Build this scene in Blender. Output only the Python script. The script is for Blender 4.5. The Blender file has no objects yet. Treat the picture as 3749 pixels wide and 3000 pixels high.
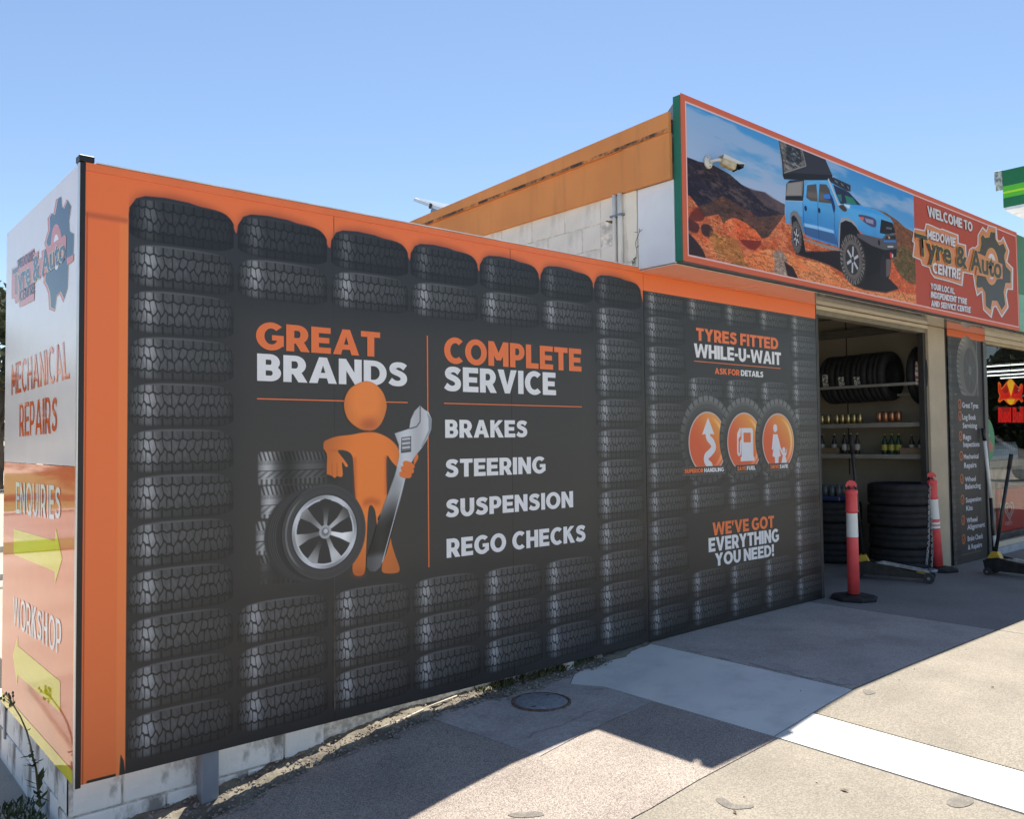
import bpy, bmesh, math, random
import numpy as np
from mathutils import Vector, Matrix
sc = bpy.context.scene
R = math.radians
rnd = random.Random(7)
nrs = np.random.RandomState(11)

# ------------------------------------------------------------------ camera
CF, CYAW, CPITCH, CROLL = 3085.0321, 0.7107, 0.0369, -0.0105
CPOS = Vector((-0.9583, -4.0097, 1.4629))
PW, PH = 3749.0, 3000.0
def cam_axes():
    f = Vector((math.sin(CYAW)*math.cos(CPITCH), math.cos(CYAW)*math.cos(CPITCH), math.sin(CPITCH)))
    r = Vector((math.cos(CYAW), -math.sin(CYAW), 0)); u = r.cross(f)
    c, s = math.cos(CROLL), math.sin(CROLL)
    return c*r + s*u, -s*r + c*u, f
CR, CU, CFW = cam_axes()
cam = bpy.data.cameras.new('camera'); cam.sensor_fit = 'HORIZONTAL'; cam.sensor_width = 36.0
cam.lens = CF/PW*36.0; cam.clip_start = 0.05; cam.clip_end = 600
camo = bpy.data.objects.new('camera', cam); sc.collection.objects.link(camo)
camo.matrix_world = Matrix(((CR.x, CU.x, -CFW.x, CPOS.x), (CR.y, CU.y, -CFW.y, CPOS.y), (CR.z, CU.z, -CFW.z, CPOS.z), (0, 0, 0, 1)))
sc.camera = camo

# ------------------------------------------------------------------ sky, sun, exposure
KX, KY = 0.347, 0.295                      # shadow shift per metre of height, measured on the pavement
SUN_EL = math.atan(1/math.hypot(KX, KY)); SUN_AZ = math.atan2(KX, KY)
world = bpy.data.worlds.new('World'); sc.world = world; world.use_nodes = True
nt = world.node_tree; nt.nodes.clear()
sky = nt.nodes.new('ShaderNodeTexSky'); sky.sky_type = 'NISHITA'; sky.sun_disc = False
sky.sun_elevation = SUN_EL; sky.sun_rotation = SUN_AZ
sky.air_density = 1.0; sky.dust_density = 0.15; sky.ozone_density = 1.7; sky.altitude = 20
bg = nt.nodes.new('ShaderNodeBackground'); bg.inputs[1].default_value = 0.084
wo = nt.nodes.new('ShaderNodeOutputWorld')
nt.links.new(sky.outputs[0], bg.inputs[0]); nt.links.new(bg.outputs[0], wo.inputs[0])
sl = bpy.data.lights.new('sun', 'SUN'); sl.energy = 5.0; sl.angle = R(0.5); sl.color = (1.0, 0.93, 0.82)
so = bpy.data.objects.new('sun', sl); sc.collection.objects.link(so)
so.rotation_euler = (-Vector((KX, KY, 1))).to_track_quat('-Z', 'Y').to_euler()
so.location = (4, 4, 12)
sc.view_settings.view_transform = 'Standard'; sc.view_settings.look = 'None'
sc.view_settings.gamma = 1.0; sc.view_settings.use_curve_mapping = False
sc.view_settings.exposure = 1.0

# ------------------------------------------------------------------ helpers
def ray(px, py):
    return CPOS, CFW + CR*((px-PW/2)/CF) - CU*((py-PH/2)/CF)
def P(ax, v, px, py):
    """world point where the photo pixel meets the plane  axis = v"""
    o, d = ray(px, py); t = (v-o[ax])/d[ax]; return o + d*t

def link(o, parent=None):
    sc.collection.objects.link(o)
    if parent is not None: o.parent = parent
    return o
def tag(o, label=None, cat=None, group=None, kind=None):
    if label: o['label'] = label
    if cat: o['category'] = cat
    if group: o['group'] = group
    if kind: o['kind'] = kind
    return o
def thing(name, label, cat, loc=(0, 0, 0), rz=0, group=None):
    o = bpy.data.objects.new(name, None); o.empty_display_size = .1
    o.location = loc; o.rotation_euler = (0, 0, rz); link(o)
    return tag(o, label, cat, group)
def copy_tree(o, parent=None):
    c = o.copy(); link(c)
    if parent is not None: c.parent = parent
    for ch in list(o.children): copy_tree(ch, c)
    return c
bpy_local = True

class MB:
    """collects simple shapes and links them as one mesh object"""
    def __init__(s): s.v = []; s.f = []; s.sm = []
    def add(s, vs, fs, smooth=False):
        b = len(s.v); s.v += [tuple(v) for v in vs]
        for f in fs: s.f.append(tuple(i+b for i in f)); s.sm.append(smooth)
        return s
    def box(s, x0, x1, y0, y1, z0, z1, M=None):
        vs = [Vector(p) for p in ((x0,y0,z0),(x1,y0,z0),(x1,y1,z0),(x0,y1,z0),(x0,y0,z1),(x1,y0,z1),(x1,y1,z1),(x0,y1,z1))]
        if M is not None: vs = [M @ v for v in vs]
        return s.add(vs, [(0,3,2,1),(4,5,6,7),(0,1,5,4),(1,2,6,5),(2,3,7,6),(3,0,4,7)])
    def bbox(s, x0, x1, y0, y1, z0, z1, b=.004, M=None):
        """box with chamfered edges"""
        bm = bmesh.new(); bmesh.ops.create_cube(bm, size=1)
        for v in bm.verts:
            v.co = Vector((x0 if v.co.x < 0 else x1, y0 if v.co.y < 0 else y1, z0 if v.co.z < 0 else z1))
        bmesh.ops.bevel(bm, geom=bm.edges[:], offset=b, segments=1, affect='EDGES')
        bm.verts.index_update()
        vs = [(M @ v.co) if M is not None else v.co.copy() for v in bm.verts]
        s.add(vs, [tuple(v.index for v in f.verts) for f in bm.faces]); bm.free(); return s
    def lathe(s, prof, n=20, M=None, caps=True, smooth=True):
        vs = []; fs = []
        for r, z in prof:
            for i in range(n):
                a = 2*math.pi*i/n; vs.append(Vector((r*math.cos(a), r*math.sin(a), z)))
        for k in range(len(prof)-1):
            for i in range(n):
                j = (i+1) % n; fs.append((k*n+i, k*n+j, (k+1)*n+j, (k+1)*n+i))
        if M is not None: vs = [M @ v for v in vs]
        s.add(vs, fs, smooth)
        if caps:
            b = len(s.v)-len(vs)
            s.f.append(tuple(b+i for i in range(n))[::-1]); s.sm.append(False)
            b2 = b+(len(prof)-1)*n
            s.f.append(tuple(b2+i for i in range(n))); s.sm.append(False)
        return s
    def tube(s, pts, r, n=8, caps=True):
        pts = [Vector(p) for p in pts]; rs = r if isinstance(r, (list, tuple)) else [r]*len(pts)
        vs = []; up = Vector((0.13, 0.27, 0.95)).normalized()
        for i, p in enumerate(pts):
            t = (pts[min(i+1, len(pts)-1)]-pts[max(i-1, 0)]).normalized()
            a = t.cross(up)
            if a.length < .05: a = t.cross(Vector((1, 0, 0)))
            a.normalize(); b = t.cross(a)
            for k in range(n):
                w = 2*math.pi*k/n; vs.append(p + (a*math.cos(w)+b*math.sin(w))*rs[i])
        fs = [(i*n+k, i*n+(k+1) % n, (i+1)*n+(k+1) % n, (i+1)*n+k) for i in range(len(pts)-1) for k in range(n)]
        s.add(vs, fs, True)
        if caps:
            b = len(s.v)-len(vs)
            s.f.append(tuple(b+i for i in range(n))[::-1]); s.sm.append(False)
            s.f.append(tuple(b+(len(pts)-1)*n+i for i in range(n))); s.sm.append(False)
        return s
    def prism(s, pts, d):
        """flat polygon (3d points) extruded by vector d"""
        n = len(pts); d = Vector(d); a = [Vector(p) for p in pts]
        vs = a + [p+d for p in a]
        return s.add(vs, [tuple(range(n)), tuple(range(2*n-1, n-1, -1))] + [(i, i+n, (i+1) % n+n, (i+1) % n) for i in range(n)])
    def mesh(s, name):
        me = bpy.data.meshes.new(name); me.from_pydata(s.v, [], s.f)
        me.polygons.foreach_set('use_smooth', s.sm); me.validate(); me.update(); return me
    def build(s, name, mat, parent=None, label=None):
        o = bpy.data.objects.new(name, s.mesh(name))
        if mat is not None:
            for m in (mat if isinstance(mat, list) else [mat]): o.data.materials.append(m)
        link(o, parent)
        if label: o['label'] = label
        return o
def fixn(o):
    bm = bmesh.new(); bm.from_mesh(o.data); bmesh.ops.recalc_face_normals(bm, faces=bm.faces[:]); bm.to_mesh(o.data); bm.free(); return o

# ------------------------------------------------------------------ materials
def sl2(c):      # sRGB 0-255 -> linear
    return tuple(((x/255)/12.92 if x/255 <= .04045 else ((x/255+.055)/1.055)**2.4) for x in c)
def L(n, k, v):
    if k in n.inputs: n.inputs[k].default_value = v
def mat(name, col, rough=.6, var=.12, scale=6, bump=0, bscale=60, metal=0, coat=0, col2=None, spec=.5,
        fac=(.4, .65), detail=6, emit=None, stretch=None, speck=None):
    m = bpy.data.materials.new(name); m.use_nodes = True; t = m.node_tree; n = t.nodes; l = t.links
    b = n['Principled BSDF']; L(b, 'Roughness', rough); L(b, 'Metallic', metal); L(b, 'Coat Weight', coat); L(b, 'Coat Roughness', .04)
    L(b, 'Specular IOR Level', spec)
    c3 = tuple(col)[:3]
    tc = n.new('ShaderNodeTexCoord'); mp = n.new('ShaderNodeMapping'); l.new(tc.outputs['Object'], mp.inputs[0])
    if stretch: mp.inputs['Scale'].default_value = stretch
    no = n.new('ShaderNodeTexNoise'); no.inputs['Scale'].default_value = scale; no.inputs['Detail'].default_value = detail
    l.new(mp.outputs[0], no.inputs['Vector'])
    rp = n.new('ShaderNodeValToRGB'); rp.color_ramp.elements[0].position = fac[0]; rp.color_ramp.elements[1].position = fac[1]
    a = tuple(max(0, x*(1-var)) for x in c3); d = tuple(min(1, x*(1+var)) for x in c3) if col2 is None else tuple(col2)[:3]
    if col2 is not None: a = c3
    rp.color_ramp.elements[0].color = (*a, 1); rp.color_ramp.elements[1].color = (*d, 1)
    l.new(no.outputs['Fac'], rp.inputs[0]); out = rp.outputs[0]
    if speck:       # (scale, dark multiplier, light multiplier)
        vo = n.new('ShaderNodeTexVoronoi'); vo.inputs['Scale'].default_value = speck[0]; l.new(tc.outputs['Object'], vo.inputs['Vector'])
        r2 = n.new('ShaderNodeValToRGB'); e = r2.color_ramp.elements
        e[0].position = 0.15; e[1].position = .85
        e[0].color = (speck[1],)*3+(1,); e[1].color = (speck[2],)*3+(1,)
        sep = n.new('ShaderNodeSeparateColor'); l.new(vo.outputs['Color'], sep.inputs[0]); l.new(sep.outputs[0], r2.inputs[0])
        mx = n.new('ShaderNodeMix'); mx.data_type = 'RGBA'; mx.blend_type = 'MULTIPLY'; mx.inputs[0].default_value = 1
        l.new(out, mx.inputs[6]); l.new(r2.outputs[0], mx.inputs[7]); out = mx.outputs[2]
    l.new(out, b.inputs['Base Color'])
    if bump:
        nb = n.new('ShaderNodeTexNoise'); nb.inputs['Scale'].default_value = bscale; nb.inputs['Detail'].default_value = 4
        l.new(tc.outputs['Object'], nb.inputs['Vector'])
        bp = n.new('ShaderNodeBump'); bp.inputs['Strength'].default_value = bump; bp.inputs['Distance'].default_value = .01
        l.new(nb.outputs['Fac'], bp.inputs['Height']); l.new(bp.outputs[0], b.inputs['Normal'])
    if emit:
        L(b, 'Emission Color', (*emit[0], 1)); L(b, 'Emission Strength', emit[1])
    return m
def grime(m, col, scale=3, stretch=(1, 1, .15), thr=(.56, .72), amt=.8):
    """overlay vertical dirt streaks on an existing material"""
    t = m.node_tree; n = t.nodes; l = t.links; b = n['Principled BSDF']; src = b.inputs['Base Color'].links[0].from_socket
    tc = n.new('ShaderNodeTexCoord'); mp = n.new('ShaderNodeMapping'); mp.inputs['Scale'].default_value = stretch
    l.new(tc.outputs['Object'], mp.inputs[0]); no = n.new('ShaderNodeTexNoise'); no.inputs['Scale'].default_value = scale; no.inputs['Detail'].default_value = 9
    no.inputs['Roughness'].default_value = .68
    l.new(mp.outputs[0], no.inputs['Vector']); mr = n.new('ShaderNodeMapRange'); mr.inputs[1].default_value = thr[0]; mr.inputs[2].default_value = thr[1]
    mr.inputs[3].default_value = 0; mr.inputs[4].default_value = amt; l.new(no.outputs['Fac'], mr.inputs[0])
    mx = n.new('ShaderNodeMix'); mx.data_type = 'RGBA'; l.new(mr.outputs[0], mx.inputs[0]); l.new(src, mx.inputs[6]); mx.inputs[7].default_value = (*col, 1)
    l.new(mx.outputs[2], b.inputs['Base Color']); return m

WHITE = mat('white_print', (.87, .86, .87), rough=.35, var=.02)
ORANGE = mat('orange_print', (.93, .20, .05), rough=.35, var=.03)
DARKP = mat('charcoal_print', (.045, .045, .048), rough=.4, var=.05)
GREYP = mat('grey_print', (.20, .20, .205), rough=.4, var=.05)
BLACK = mat('black_paint', (.012, .012, .014), rough=.4, var=.2)
RUBBER = mat('tyre_rubber', (.018, .018, .02), rough=.75, var=.3, scale=14, bump=.3, bscale=90)
STEEL = mat('galvanised_steel', (.24, .27, .32), rough=.45, metal=.5, var=.14, scale=9, stretch=(1, 1, .25))
ALU = mat('aluminium', (.7, .7, .7), rough=.3, metal=.6, var=.05)
CREAM = mat('cream_paint', (.66, .58, .44), rough=.5, var=.05, scale=3)
REDPL = mat('red_plastic', (.84, .095, .10), rough=.5, var=.08, scale=10)
REFL = mat('white_reflective', (.80, .80, .76), rough=.35, var=.04)
YELLOW = mat('yellow_paint', (.62, .40, .04), rough=.45, var=.15, scale=12)
# ------------------------------------------------------------------ numpy painter for the printed sheets
def fbm(shape, cell, octs=5, seed=0, aspect=1.0, gain=.5):
    rs = np.random.RandomState(seed); h, w = shape; out = np.zeros(shape, np.float32); a = 1; tot = 0
    for o in range(octs):
        ch = max(1.5, cell/(2**o)); cw = max(1.5, ch*aspect)
        gh, gw = int(h/ch)+3, int(w/cw)+3; g = rs.rand(gh, gw).astype(np.float32)
        y = np.arange(h)/ch; x = np.arange(w)/cw; y0 = y.astype(int); x0 = x.astype(int)
        fy = y-y0; fx = x-x0; fy = fy*fy*(3-2*fy); fx = fx*fx*(3-2*fx)
        r0 = g[y0][:, x0]*(1-fx)+g[y0][:, x0+1]*fx; r1 = g[y0+1][:, x0]*(1-fx)+g[y0+1][:, x0+1]*fx
        out += a*(r0*(1-fy[:, None])+r1*fy[:, None]); tot += a; a *= gain
    return out/tot
def blur(a, r):
    if r < 1: return a
    k = np.arange(-2*r, 2*r+1); g = np.exp(-.5*(k/max(r, .5))**2); g /= g.sum()
    p = np.pad(a, ((2*r, 2*r), (2*r, 2*r)), mode='edge')
    p = np.apply_along_axis(lambda m: np.convolve(m, g, 'valid'), 0, p)
    return np.apply_along_axis(lambda m: np.convolve(m, g, 'valid'), 1, p).astype(np.float32)
def catmull(pts, n=6):
    out = []; m = len(pts)
    for i in range(m):
        p0, p1, p2, p3 = [np.array(pts[(i+k) % m], float) for k in (-1, 0, 1, 2)]
        for j in range(n):
            t = j/n
            out.append(tuple(.5*((2*p1)+(-p0+p2)*t+(2*p0-5*p1+4*p2-p3)*t*t+(-p0+3*p1-3*p2+p3)*t**3)))
    return out
def smooth01(a, b, x):
    t = np.clip((x-a)/(b-a), 0, 1); return t*t*(3-2*t)
class Canvas:
    def __init__(s, x0, x1, z0, z1, ppm, base=(60, 60, 62)):
        s.x0, s.x1, s.z0, s.z1, s.k = x0, x1, z0, z1, ppm
        s.w, s.h = int((x1-x0)*ppm), int((z1-z0)*ppm)
        s.img = np.empty((s.h, s.w, 3), np.float32); s.img[:] = base
    def mask(s, pts, soft=0):
        p = [((x-s.x0)*s.k, (z-s.z0)*s.k) for x, z in pts]
        xs = [q[0] for q in p]; zs = [q[1] for q in p]; m = soft*2+2
        a0, a1 = max(0, int(min(xs)-m)), min(s.w, int(max(xs)+m+1)); b0, b1 = max(0, int(min(zs)-m)), min(s.h, int(max(zs)+m+1))
        if a1 <= a0 or b1 <= b0: return None
        acc = np.zeros((b1-b0, a1-a0), np.float32); SS = 3
        for sy in range(SS):
            Y = (np.arange(b0, b1)+(sy+.5)/SS)[:, None]
            for sx in range(SS):
                Xp = (np.arange(a0, a1)+(sx+.5)/SS)[None, :]
                ins = np.zeros((b1-b0, a1-a0), bool)
                for i in range(len(p)):
                    ax, ay = p[i]; bx, by = p[(i+1) % len(p)]
                    if ay == by: continue
                    c = ((Y > ay) != (Y > by)); xi = ax+(Y-ay)*(bx-ax)/(by-ay)
                    ins ^= (c & (Xp < xi))
                acc += ins
        acc /= SS*SS
        if soft: acc = blur(acc, soft)
        return acc, a0, a1, b0, b1
    def poly(s, pts, col, soft=0, alpha=1.0, curve=0, clip=None):
        if curve: pts = catmull(pts, curve)
        r = s.mask(pts, soft)
        if r is None: return
        m, a0, a1, b0, b1 = r; m = (m*alpha)
        if clip is not None: m = m*clip[b0:b1, a0:a1]
        m = m[..., None]
        if callable(col):
            X = s.x0+(np.arange(a0, a1)+.5)/s.k; Z = s.z0+(np.arange(b0, b1)+.5)/s.k
            c = col(X[None, :]+0*Z[:, None], Z[:, None]+0*X[None, :])
        else: c = np.array(col, np.float32)
        s.img[b0:b1, a0:a1] = s.img[b0:b1, a0:a1]*(1-m)+c*m
    def full(s, pts, soft=0, curve=0):
        o = np.zeros((s.h, s.w), np.float32)
        if curve: pts = catmull(pts, curve)
        m, a0, a1, b0, b1 = s.mask(pts, soft); o[b0:b1, a0:a1] = m; return o
    def ell(s, cx, cz, rx, rz, col, n=48, **k):
        s.poly([(cx+rx*math.cos(2*math.pi*i/n), cz+rz*math.sin(2*math.pi*i/n)) for i in range(n)], col, **k)
    def line(s, pts, w, col, **k):
        for (ax, az), (bx, bz) in zip(pts[:-1], pts[1:]):
            dx, dz = bx-ax, bz-az; q = math.hypot(dx, dz) or 1; nx, nz = -dz/q*w/2, dx/q*w/2
            s.poly([(ax+nx, az+nz), (bx+nx, bz+nz), (bx-nx, bz-nz), (ax-nx, az-nz)], col, **k)
    def image(s, name):
        a = np.ones((s.h, s.w, 4), np.float32); a[..., :3] = np.clip(s.img, 0, 255)/255
        im = bpy.data.images.new(name, s.w, s.h); im.colorspace_settings.name = 'sRGB'
        im.pixels.foreach_set(a.ravel()); im.update(); im.pack(); return im
def print_mat(name, im, rough=.38, coat=0, spec=.5):
    m = bpy.data.materials.new(name); m.use_nodes = True; t = m.node_tree; b = t.nodes['Principled BSDF']
    tx = t.nodes.new('ShaderNodeTexImage'); tx.image = im; tx.interpolation = 'Cubic'; tx.extension = 'EXTEND'
    no = t.nodes.new('ShaderNodeTexNoise'); no.inputs['Scale'].default_value = 1.6; tc = t.nodes.new('ShaderNodeTexCoord')
    t.links.new(tc.outputs['Object'], no.inputs['Vector'])
    mr = t.nodes.new('ShaderNodeMapRange'); mr.inputs[3].default_value = rough-.06; mr.inputs[4].default_value = rough+.08
    t.links.new(no.outputs['Fac'], mr.inputs[0]); t.links.new(mr.outputs[0], b.inputs['Roughness'])
    nb = t.nodes.new('ShaderNodeTexNoise'); nb.inputs['Scale'].default_value = 1.1; nb.inputs['Detail'].default_value = 1; t.links.new(tc.outputs['Object'], nb.inputs['Vector'])
    bp = t.nodes.new('ShaderNodeBump'); bp.inputs['Strength'].default_value = .5; bp.inputs['Distance'].default_value = .012; t.links.new(nb.outputs['Fac'], bp.inputs['Height']); t.links.new(bp.outputs[0], b.inputs['Normal'])
    t.links.new(tx.outputs[0], b.inputs['Base Color']); L(b, 'Coat Weight', coat); L(b, 'Specular IOR Level', spec); return m
def uv_xz(o, cv):
    me = o.data; uv = me.uv_layers.new(name='print')
    for lp in me.loops:
        c = me.vertices[lp.vertex_index].co
        uv.data[lp.index].uv = ((c.x-cv.x0)/(cv.x1-cv.x0), (c.z-cv.z0)/(cv.z1-cv.z0))

# ---- one printed tyre (tread seen side-on)
def tyre_tile(k, w=.495, h=.214, seed=3):
    W, H = int(w*k), int(h*k); rs = np.random.RandomState(seed)
    u = ((np.arange(W)+.5)/W)[None, :]+np.zeros((H, 1)); v = ((np.arange(H)+.5)/H)[:, None]+np.zeros((1, W))
    th = np.arcsin(np.clip((u-.5)*2.02, -1, 1))/math.pi+.5        # 0..1 round the barrel
    droop = .05*np.cos((th-.5)*math.pi)                            # rows bow with the barrel
    vv = v-.03+droop*.6
    # centre lugs: tall leaning cells that interlock
    N = 21; pts = []
    for i in range(-1, N+2):
        for j, vz in enumerate((.37, .62)):
            pts.append(((i+(.5 if j else 0)+rs.uniform(-.14, .14))/N, vz+rs.uniform(-.035, .035), rs.choice((-1, 1))))
    f1 = np.full((H, W), 9., np.float32); f2 = f1.copy()
    for (a, b, sg) in pts:
        dx = (th-a)*N; dz = (vv-b)
        d = np.sqrt((dx+dz*1.5*sg)**2+(dz*2.7)**2)
        n2 = np.minimum(f2, np.maximum(f1, d)); f1 = np.minimum(f1, d); f2 = n2
    groove = 1-smooth01(.05, .18, f2-f1)
    zz = np.sin(th*N*9+vv*26)*.5+.5
    cen = (vv > .24) & (vv < .75)
    sh = np.abs(((th*16) % 1)-.5)*2                                # shoulder blocks
    sipe = smooth01(.86, .97, 1-np.abs(((th*16+.5) % 1)-.55)*2.0)*.5*((vv > .82) | (vv < .18))
    g = np.where(cen, groove, np.maximum(smooth01(.80, .93, sh), sipe))
    for e in (.24, .75):
        zig = e+.026*(np.abs(((th*16) % 1)-.5)*4-1)
        g = np.maximum(g, 1-smooth01(.008, .026, np.abs(vv-zig)))
    cell = (.88+.20*fbm((H, W), 9, 2, 15))*(.93+.09*smooth01(.1, .4, zz))
    lug = (.285+.33*np.exp(-((u-.18)/.075)**2)+.05*np.exp(-((u-.36)/.20)**2)-.045*smooth01(.5, 1, u))*cell
    lug = lug*np.where(vv > .75, .86, 1)*np.where(vv < .24, .78, 1)*(.80+.20*smooth01(.1, .6, vv))*smooth01(-.02, .12, vv)**.7
    side = smooth01(.925, .945, v+.10*(u-.5)**2)                     # sidewall ring above the shoulder
    lum = lug*(1-g*.86)+.02; lum = lum*(1-side)+(.295+.06*np.exp(-((u-.35)/.3)**2)-.04*smooth01(.6, 1, u)-.06*smooth01(.97, 1.0, v))*side
    edge = np.minimum(smooth01(0, .07, u), smooth01(0, .08, 1-u)); lum = lum*(.5+.5*edge)
    # outline: barrel with rounded shoulders
    ex = np.clip(np.abs(u-.5)*2, 0, 1); top = .995-.24*ex**9-.07*ex**2.5; bot = .01+.14*ex**6
    m = smooth01(0, .025, top-v)*smooth01(0, .04, v-bot)*smooth01(.0, .012, u)*smooth01(.0, .012, 1-u)
    fade = smooth01(.0, .08, v)*.7+.3
    return lum.astype(np.float32), (m*fade).astype(np.float32)
KW = 430
TL_, TM_ = tyre_tile(KW)
def stamp(cv, x, ztop, w=.495, h=.214, dim=1.0, clipz=None, flat=None):
    H0, W0 = TL_.shape; a0 = int((x-cv.x0)*cv.k); b1 = int((ztop-cv.z0)*cv.k); W = int(w*cv.k); H = int(h*cv.k)
    yi = np.clip((np.arange(H)/H*H0).astype(int), 0, H0-1); xi = np.clip((np.arange(W)/W*W0).astype(int), 0, W0-1)
    lum = TL_[yi][:, xi]*dim; m = TM_[yi][:, xi].copy(); b0 = b1-H
    if flat is not None: m = np.where(lum >= 0, flat(m), m)
    c0, c1 = max(0, -a0), min(W, cv.w-a0); r0, r1 = max(0, -b0), min(H, cv.h-b0)
    if clipz is not None: r1 = min(r1, int((clipz-cv.z0)*cv.k)-b0)
    if c1 <= c0 or r1 <= r0: return
    col = lum[r0:r1, c0:c1, None]*np.array((252, 253, 258), np.float32); mm = m[r0:r1, c0:c1, None]
    s = cv.img[b0+r0:b0+r1, a0+c0:a0+c1]; s[:] = s*(1-mm)+col*mm
# ---- the long wall sheet
ZC = (43, 42, 43)
wall_cv = Canvas(0, 6.19, 0, 2.70, KW, ZC)
W_ = wall_cv; nz_ = fbm((W_.h, W_.w), 40, 5, 9)
W_.img *= (.93+.14*nz_[..., None])
OR = np.array((252, 124, 62), np.float32)
def orange(X, Z): return (OR[None, None]*np.ones(X.shape)[..., None]).astype(np.float32)
XC = [.206, .714, 1.229, 1.736, 2.244, 2.749, 3.252]; XD = [3.776, 4.262, 4.752, 5.242, 5.733]
ZR = [2.612-.2137*i for i in range(12)]
# orange header following the tyre tops
W_.poly([(0, 2.70), (3.765, 2.70), (3.765, 2.46), (3.72, 2.46), (.2, 2.46), (.2, 2.70)], orange)
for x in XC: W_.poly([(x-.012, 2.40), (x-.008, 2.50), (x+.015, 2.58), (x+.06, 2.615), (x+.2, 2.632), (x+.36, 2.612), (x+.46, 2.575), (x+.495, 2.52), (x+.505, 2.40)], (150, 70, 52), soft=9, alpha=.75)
W_.poly([(.2, 2.475)]+[q for x in XC for q in ((x-.004, 2.50), (x+.004, 2.545), (x+.03, 2.59), (x+.07, 2.608), (x+.16, 2.616), (x+.27, 2.612), (x+.38, 2.592), (x+.45, 2.57), (x+.485, 2.535), (x+.498, 2.505))]+[(3.765, 2.46), (3.765, 2.3), (.2, 2.3)], (46, 46, 50))
W_.poly([(.72, .76), (3.24, .76), (3.24, 2.13), (.72, 2.13)], (56, 54, 53), soft=22)
for i, x in enumerate(XC):
    for j, z in enumerate(ZR):
        if i in (0, 6) or j < 2 or j > 8:
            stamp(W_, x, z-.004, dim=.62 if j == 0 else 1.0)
Z2 = [2.583, 2.377]+[2.158-.2135*i for i in range(10)]
for i, x in enumerate(XD):
    for j, z in enumerate(Z2):
        if i in (0, 4) or j in (0, 3, 4, 5, 6, 7, 10, 11):
            stamp(W_, x, z, w=.478, h=.214, dim=.95, clipz=2.545)
# header right part and left orange strip
W_.poly([(3.765, 2.70), (6.19, 2.70), (6.19, 2.550), (3.765, 2.550)], orange)
W_.poly([(0, 0), (.205, 0), (.205, 2.70), (0, 2.70)], orange)
W_.poly([(.166, 0), (.205, .0), (.205, 2.50), (.166, 2.50)], (255, 136, 70))
W_.poly([(.205, 0), (.198, .06), (.185, .09), (.18, 0)], ZC)
W_.poly([(.02, 2.492), (.205, 2.492), (.205, 2.47), (.03, 2.47)], (196, 92, 52), soft=3, alpha=.8)
W_.poly([(.05, .012), (.165, .012), (.165, -.01), (.04, -.01)], (40, 34, 32))
W_.poly([(.029, 0), (.033, 0), (.033, 2.49), (.029, 2.49)], (180, 80, 46))
# the printed joints of the sheets (thin seams)
for x in (1.245, 2.49): W_.poly([(x, 0), (x+.003, 0), (x+.003, 2.7), (x, 2.7)], (30, 28, 28), alpha=.55)
# ---- orange figure, spanner, stack of tyres and alloy wheel
def f1_(x, y):
    q = P(1, 0, 900+x/2.156, 1350+y/2.156); return (q.x, q.z)
F = lambda pts: [f1_(*p) for p in pts]
def shade(base, cx, cz, rx, rz, lo=.72, hi=1.0, vert=0):
    b = np.array(base, np.float32)
    def fn(X, Z):
        d = np.sqrt(((X-cx)/rx)**2+((Z-cz)/rz)**2); s = hi-(hi-lo)*smooth01(.35, 1.05, d)
        return b*s[..., None]
    return fn
# stack of printed tyres
def stack_tyre(x0, y0, x1, y1, ym, dim=1.0):
    p = F([(x0, y0+22), (x0+14, y0+4), ((x0+x1)/2, y0-4), (x1-14, y0+6), (x1, y0+26), (x1-4, y1-10), ((x0+x1)/2, y1-4), (x0+10, y1+6), (x0, y1-8)])
    a = f1_(x0, y0); b = f1_(x1, y1); wv = b[0]-a[0]; zt = a[1]; zb = b[1]
    def col(X, Z):
        u = (X-a[0])/wv; v = (Z-zb)/(zt-zb)
        l = .27+.46*np.exp(-((u-.12)/.12)**2)+.10*np.exp(-((u-.72)/.15)**2)-.12*np.exp(-((u-.42)/.10)**2)
        sg = lambda q: smooth01(-.5, .1, np.sin(q)); rib = np.where(v > .74, .45+.55*sg(u*72*wv/.26+v*16), 1); rib = np.where((v > .62) & (v < .74), .6+.4*sg(u*110*wv/.26+np.abs(v-.68)*160), rib)
        rib = np.where((v > .44) & (v < .47), .5, rib); rib = np.where((v > .24) & (v < .44), .7+.3*sg(u*38*wv/.26-v*34), rib); rib = np.where((v < .22), .5+.5*sg(u*62*wv/.26), rib)
        return (l*rib*dim*255)[..., None]*np.ones(3, np.float32)
    W_.poly(p, col, soft=1)
stack_tyre(110, 1470, 420, 1700, 0, .62); stack_tyre(78, 1205, 480, 1470, 0, .9); stack_tyre(118, 925, 640, 1180, 0); stack_tyre(95, 655, 650, 915, 0)
W_.poly(F([(60, 1560), (300, 1560), (300, 1730), (60, 1730)]), (52, 50, 50), soft=14, alpha=.9)
W_.poly(F([(640, 650), (760, 700), (740, 900), (640, 905)]), (36, 36, 38), soft=8)
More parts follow.
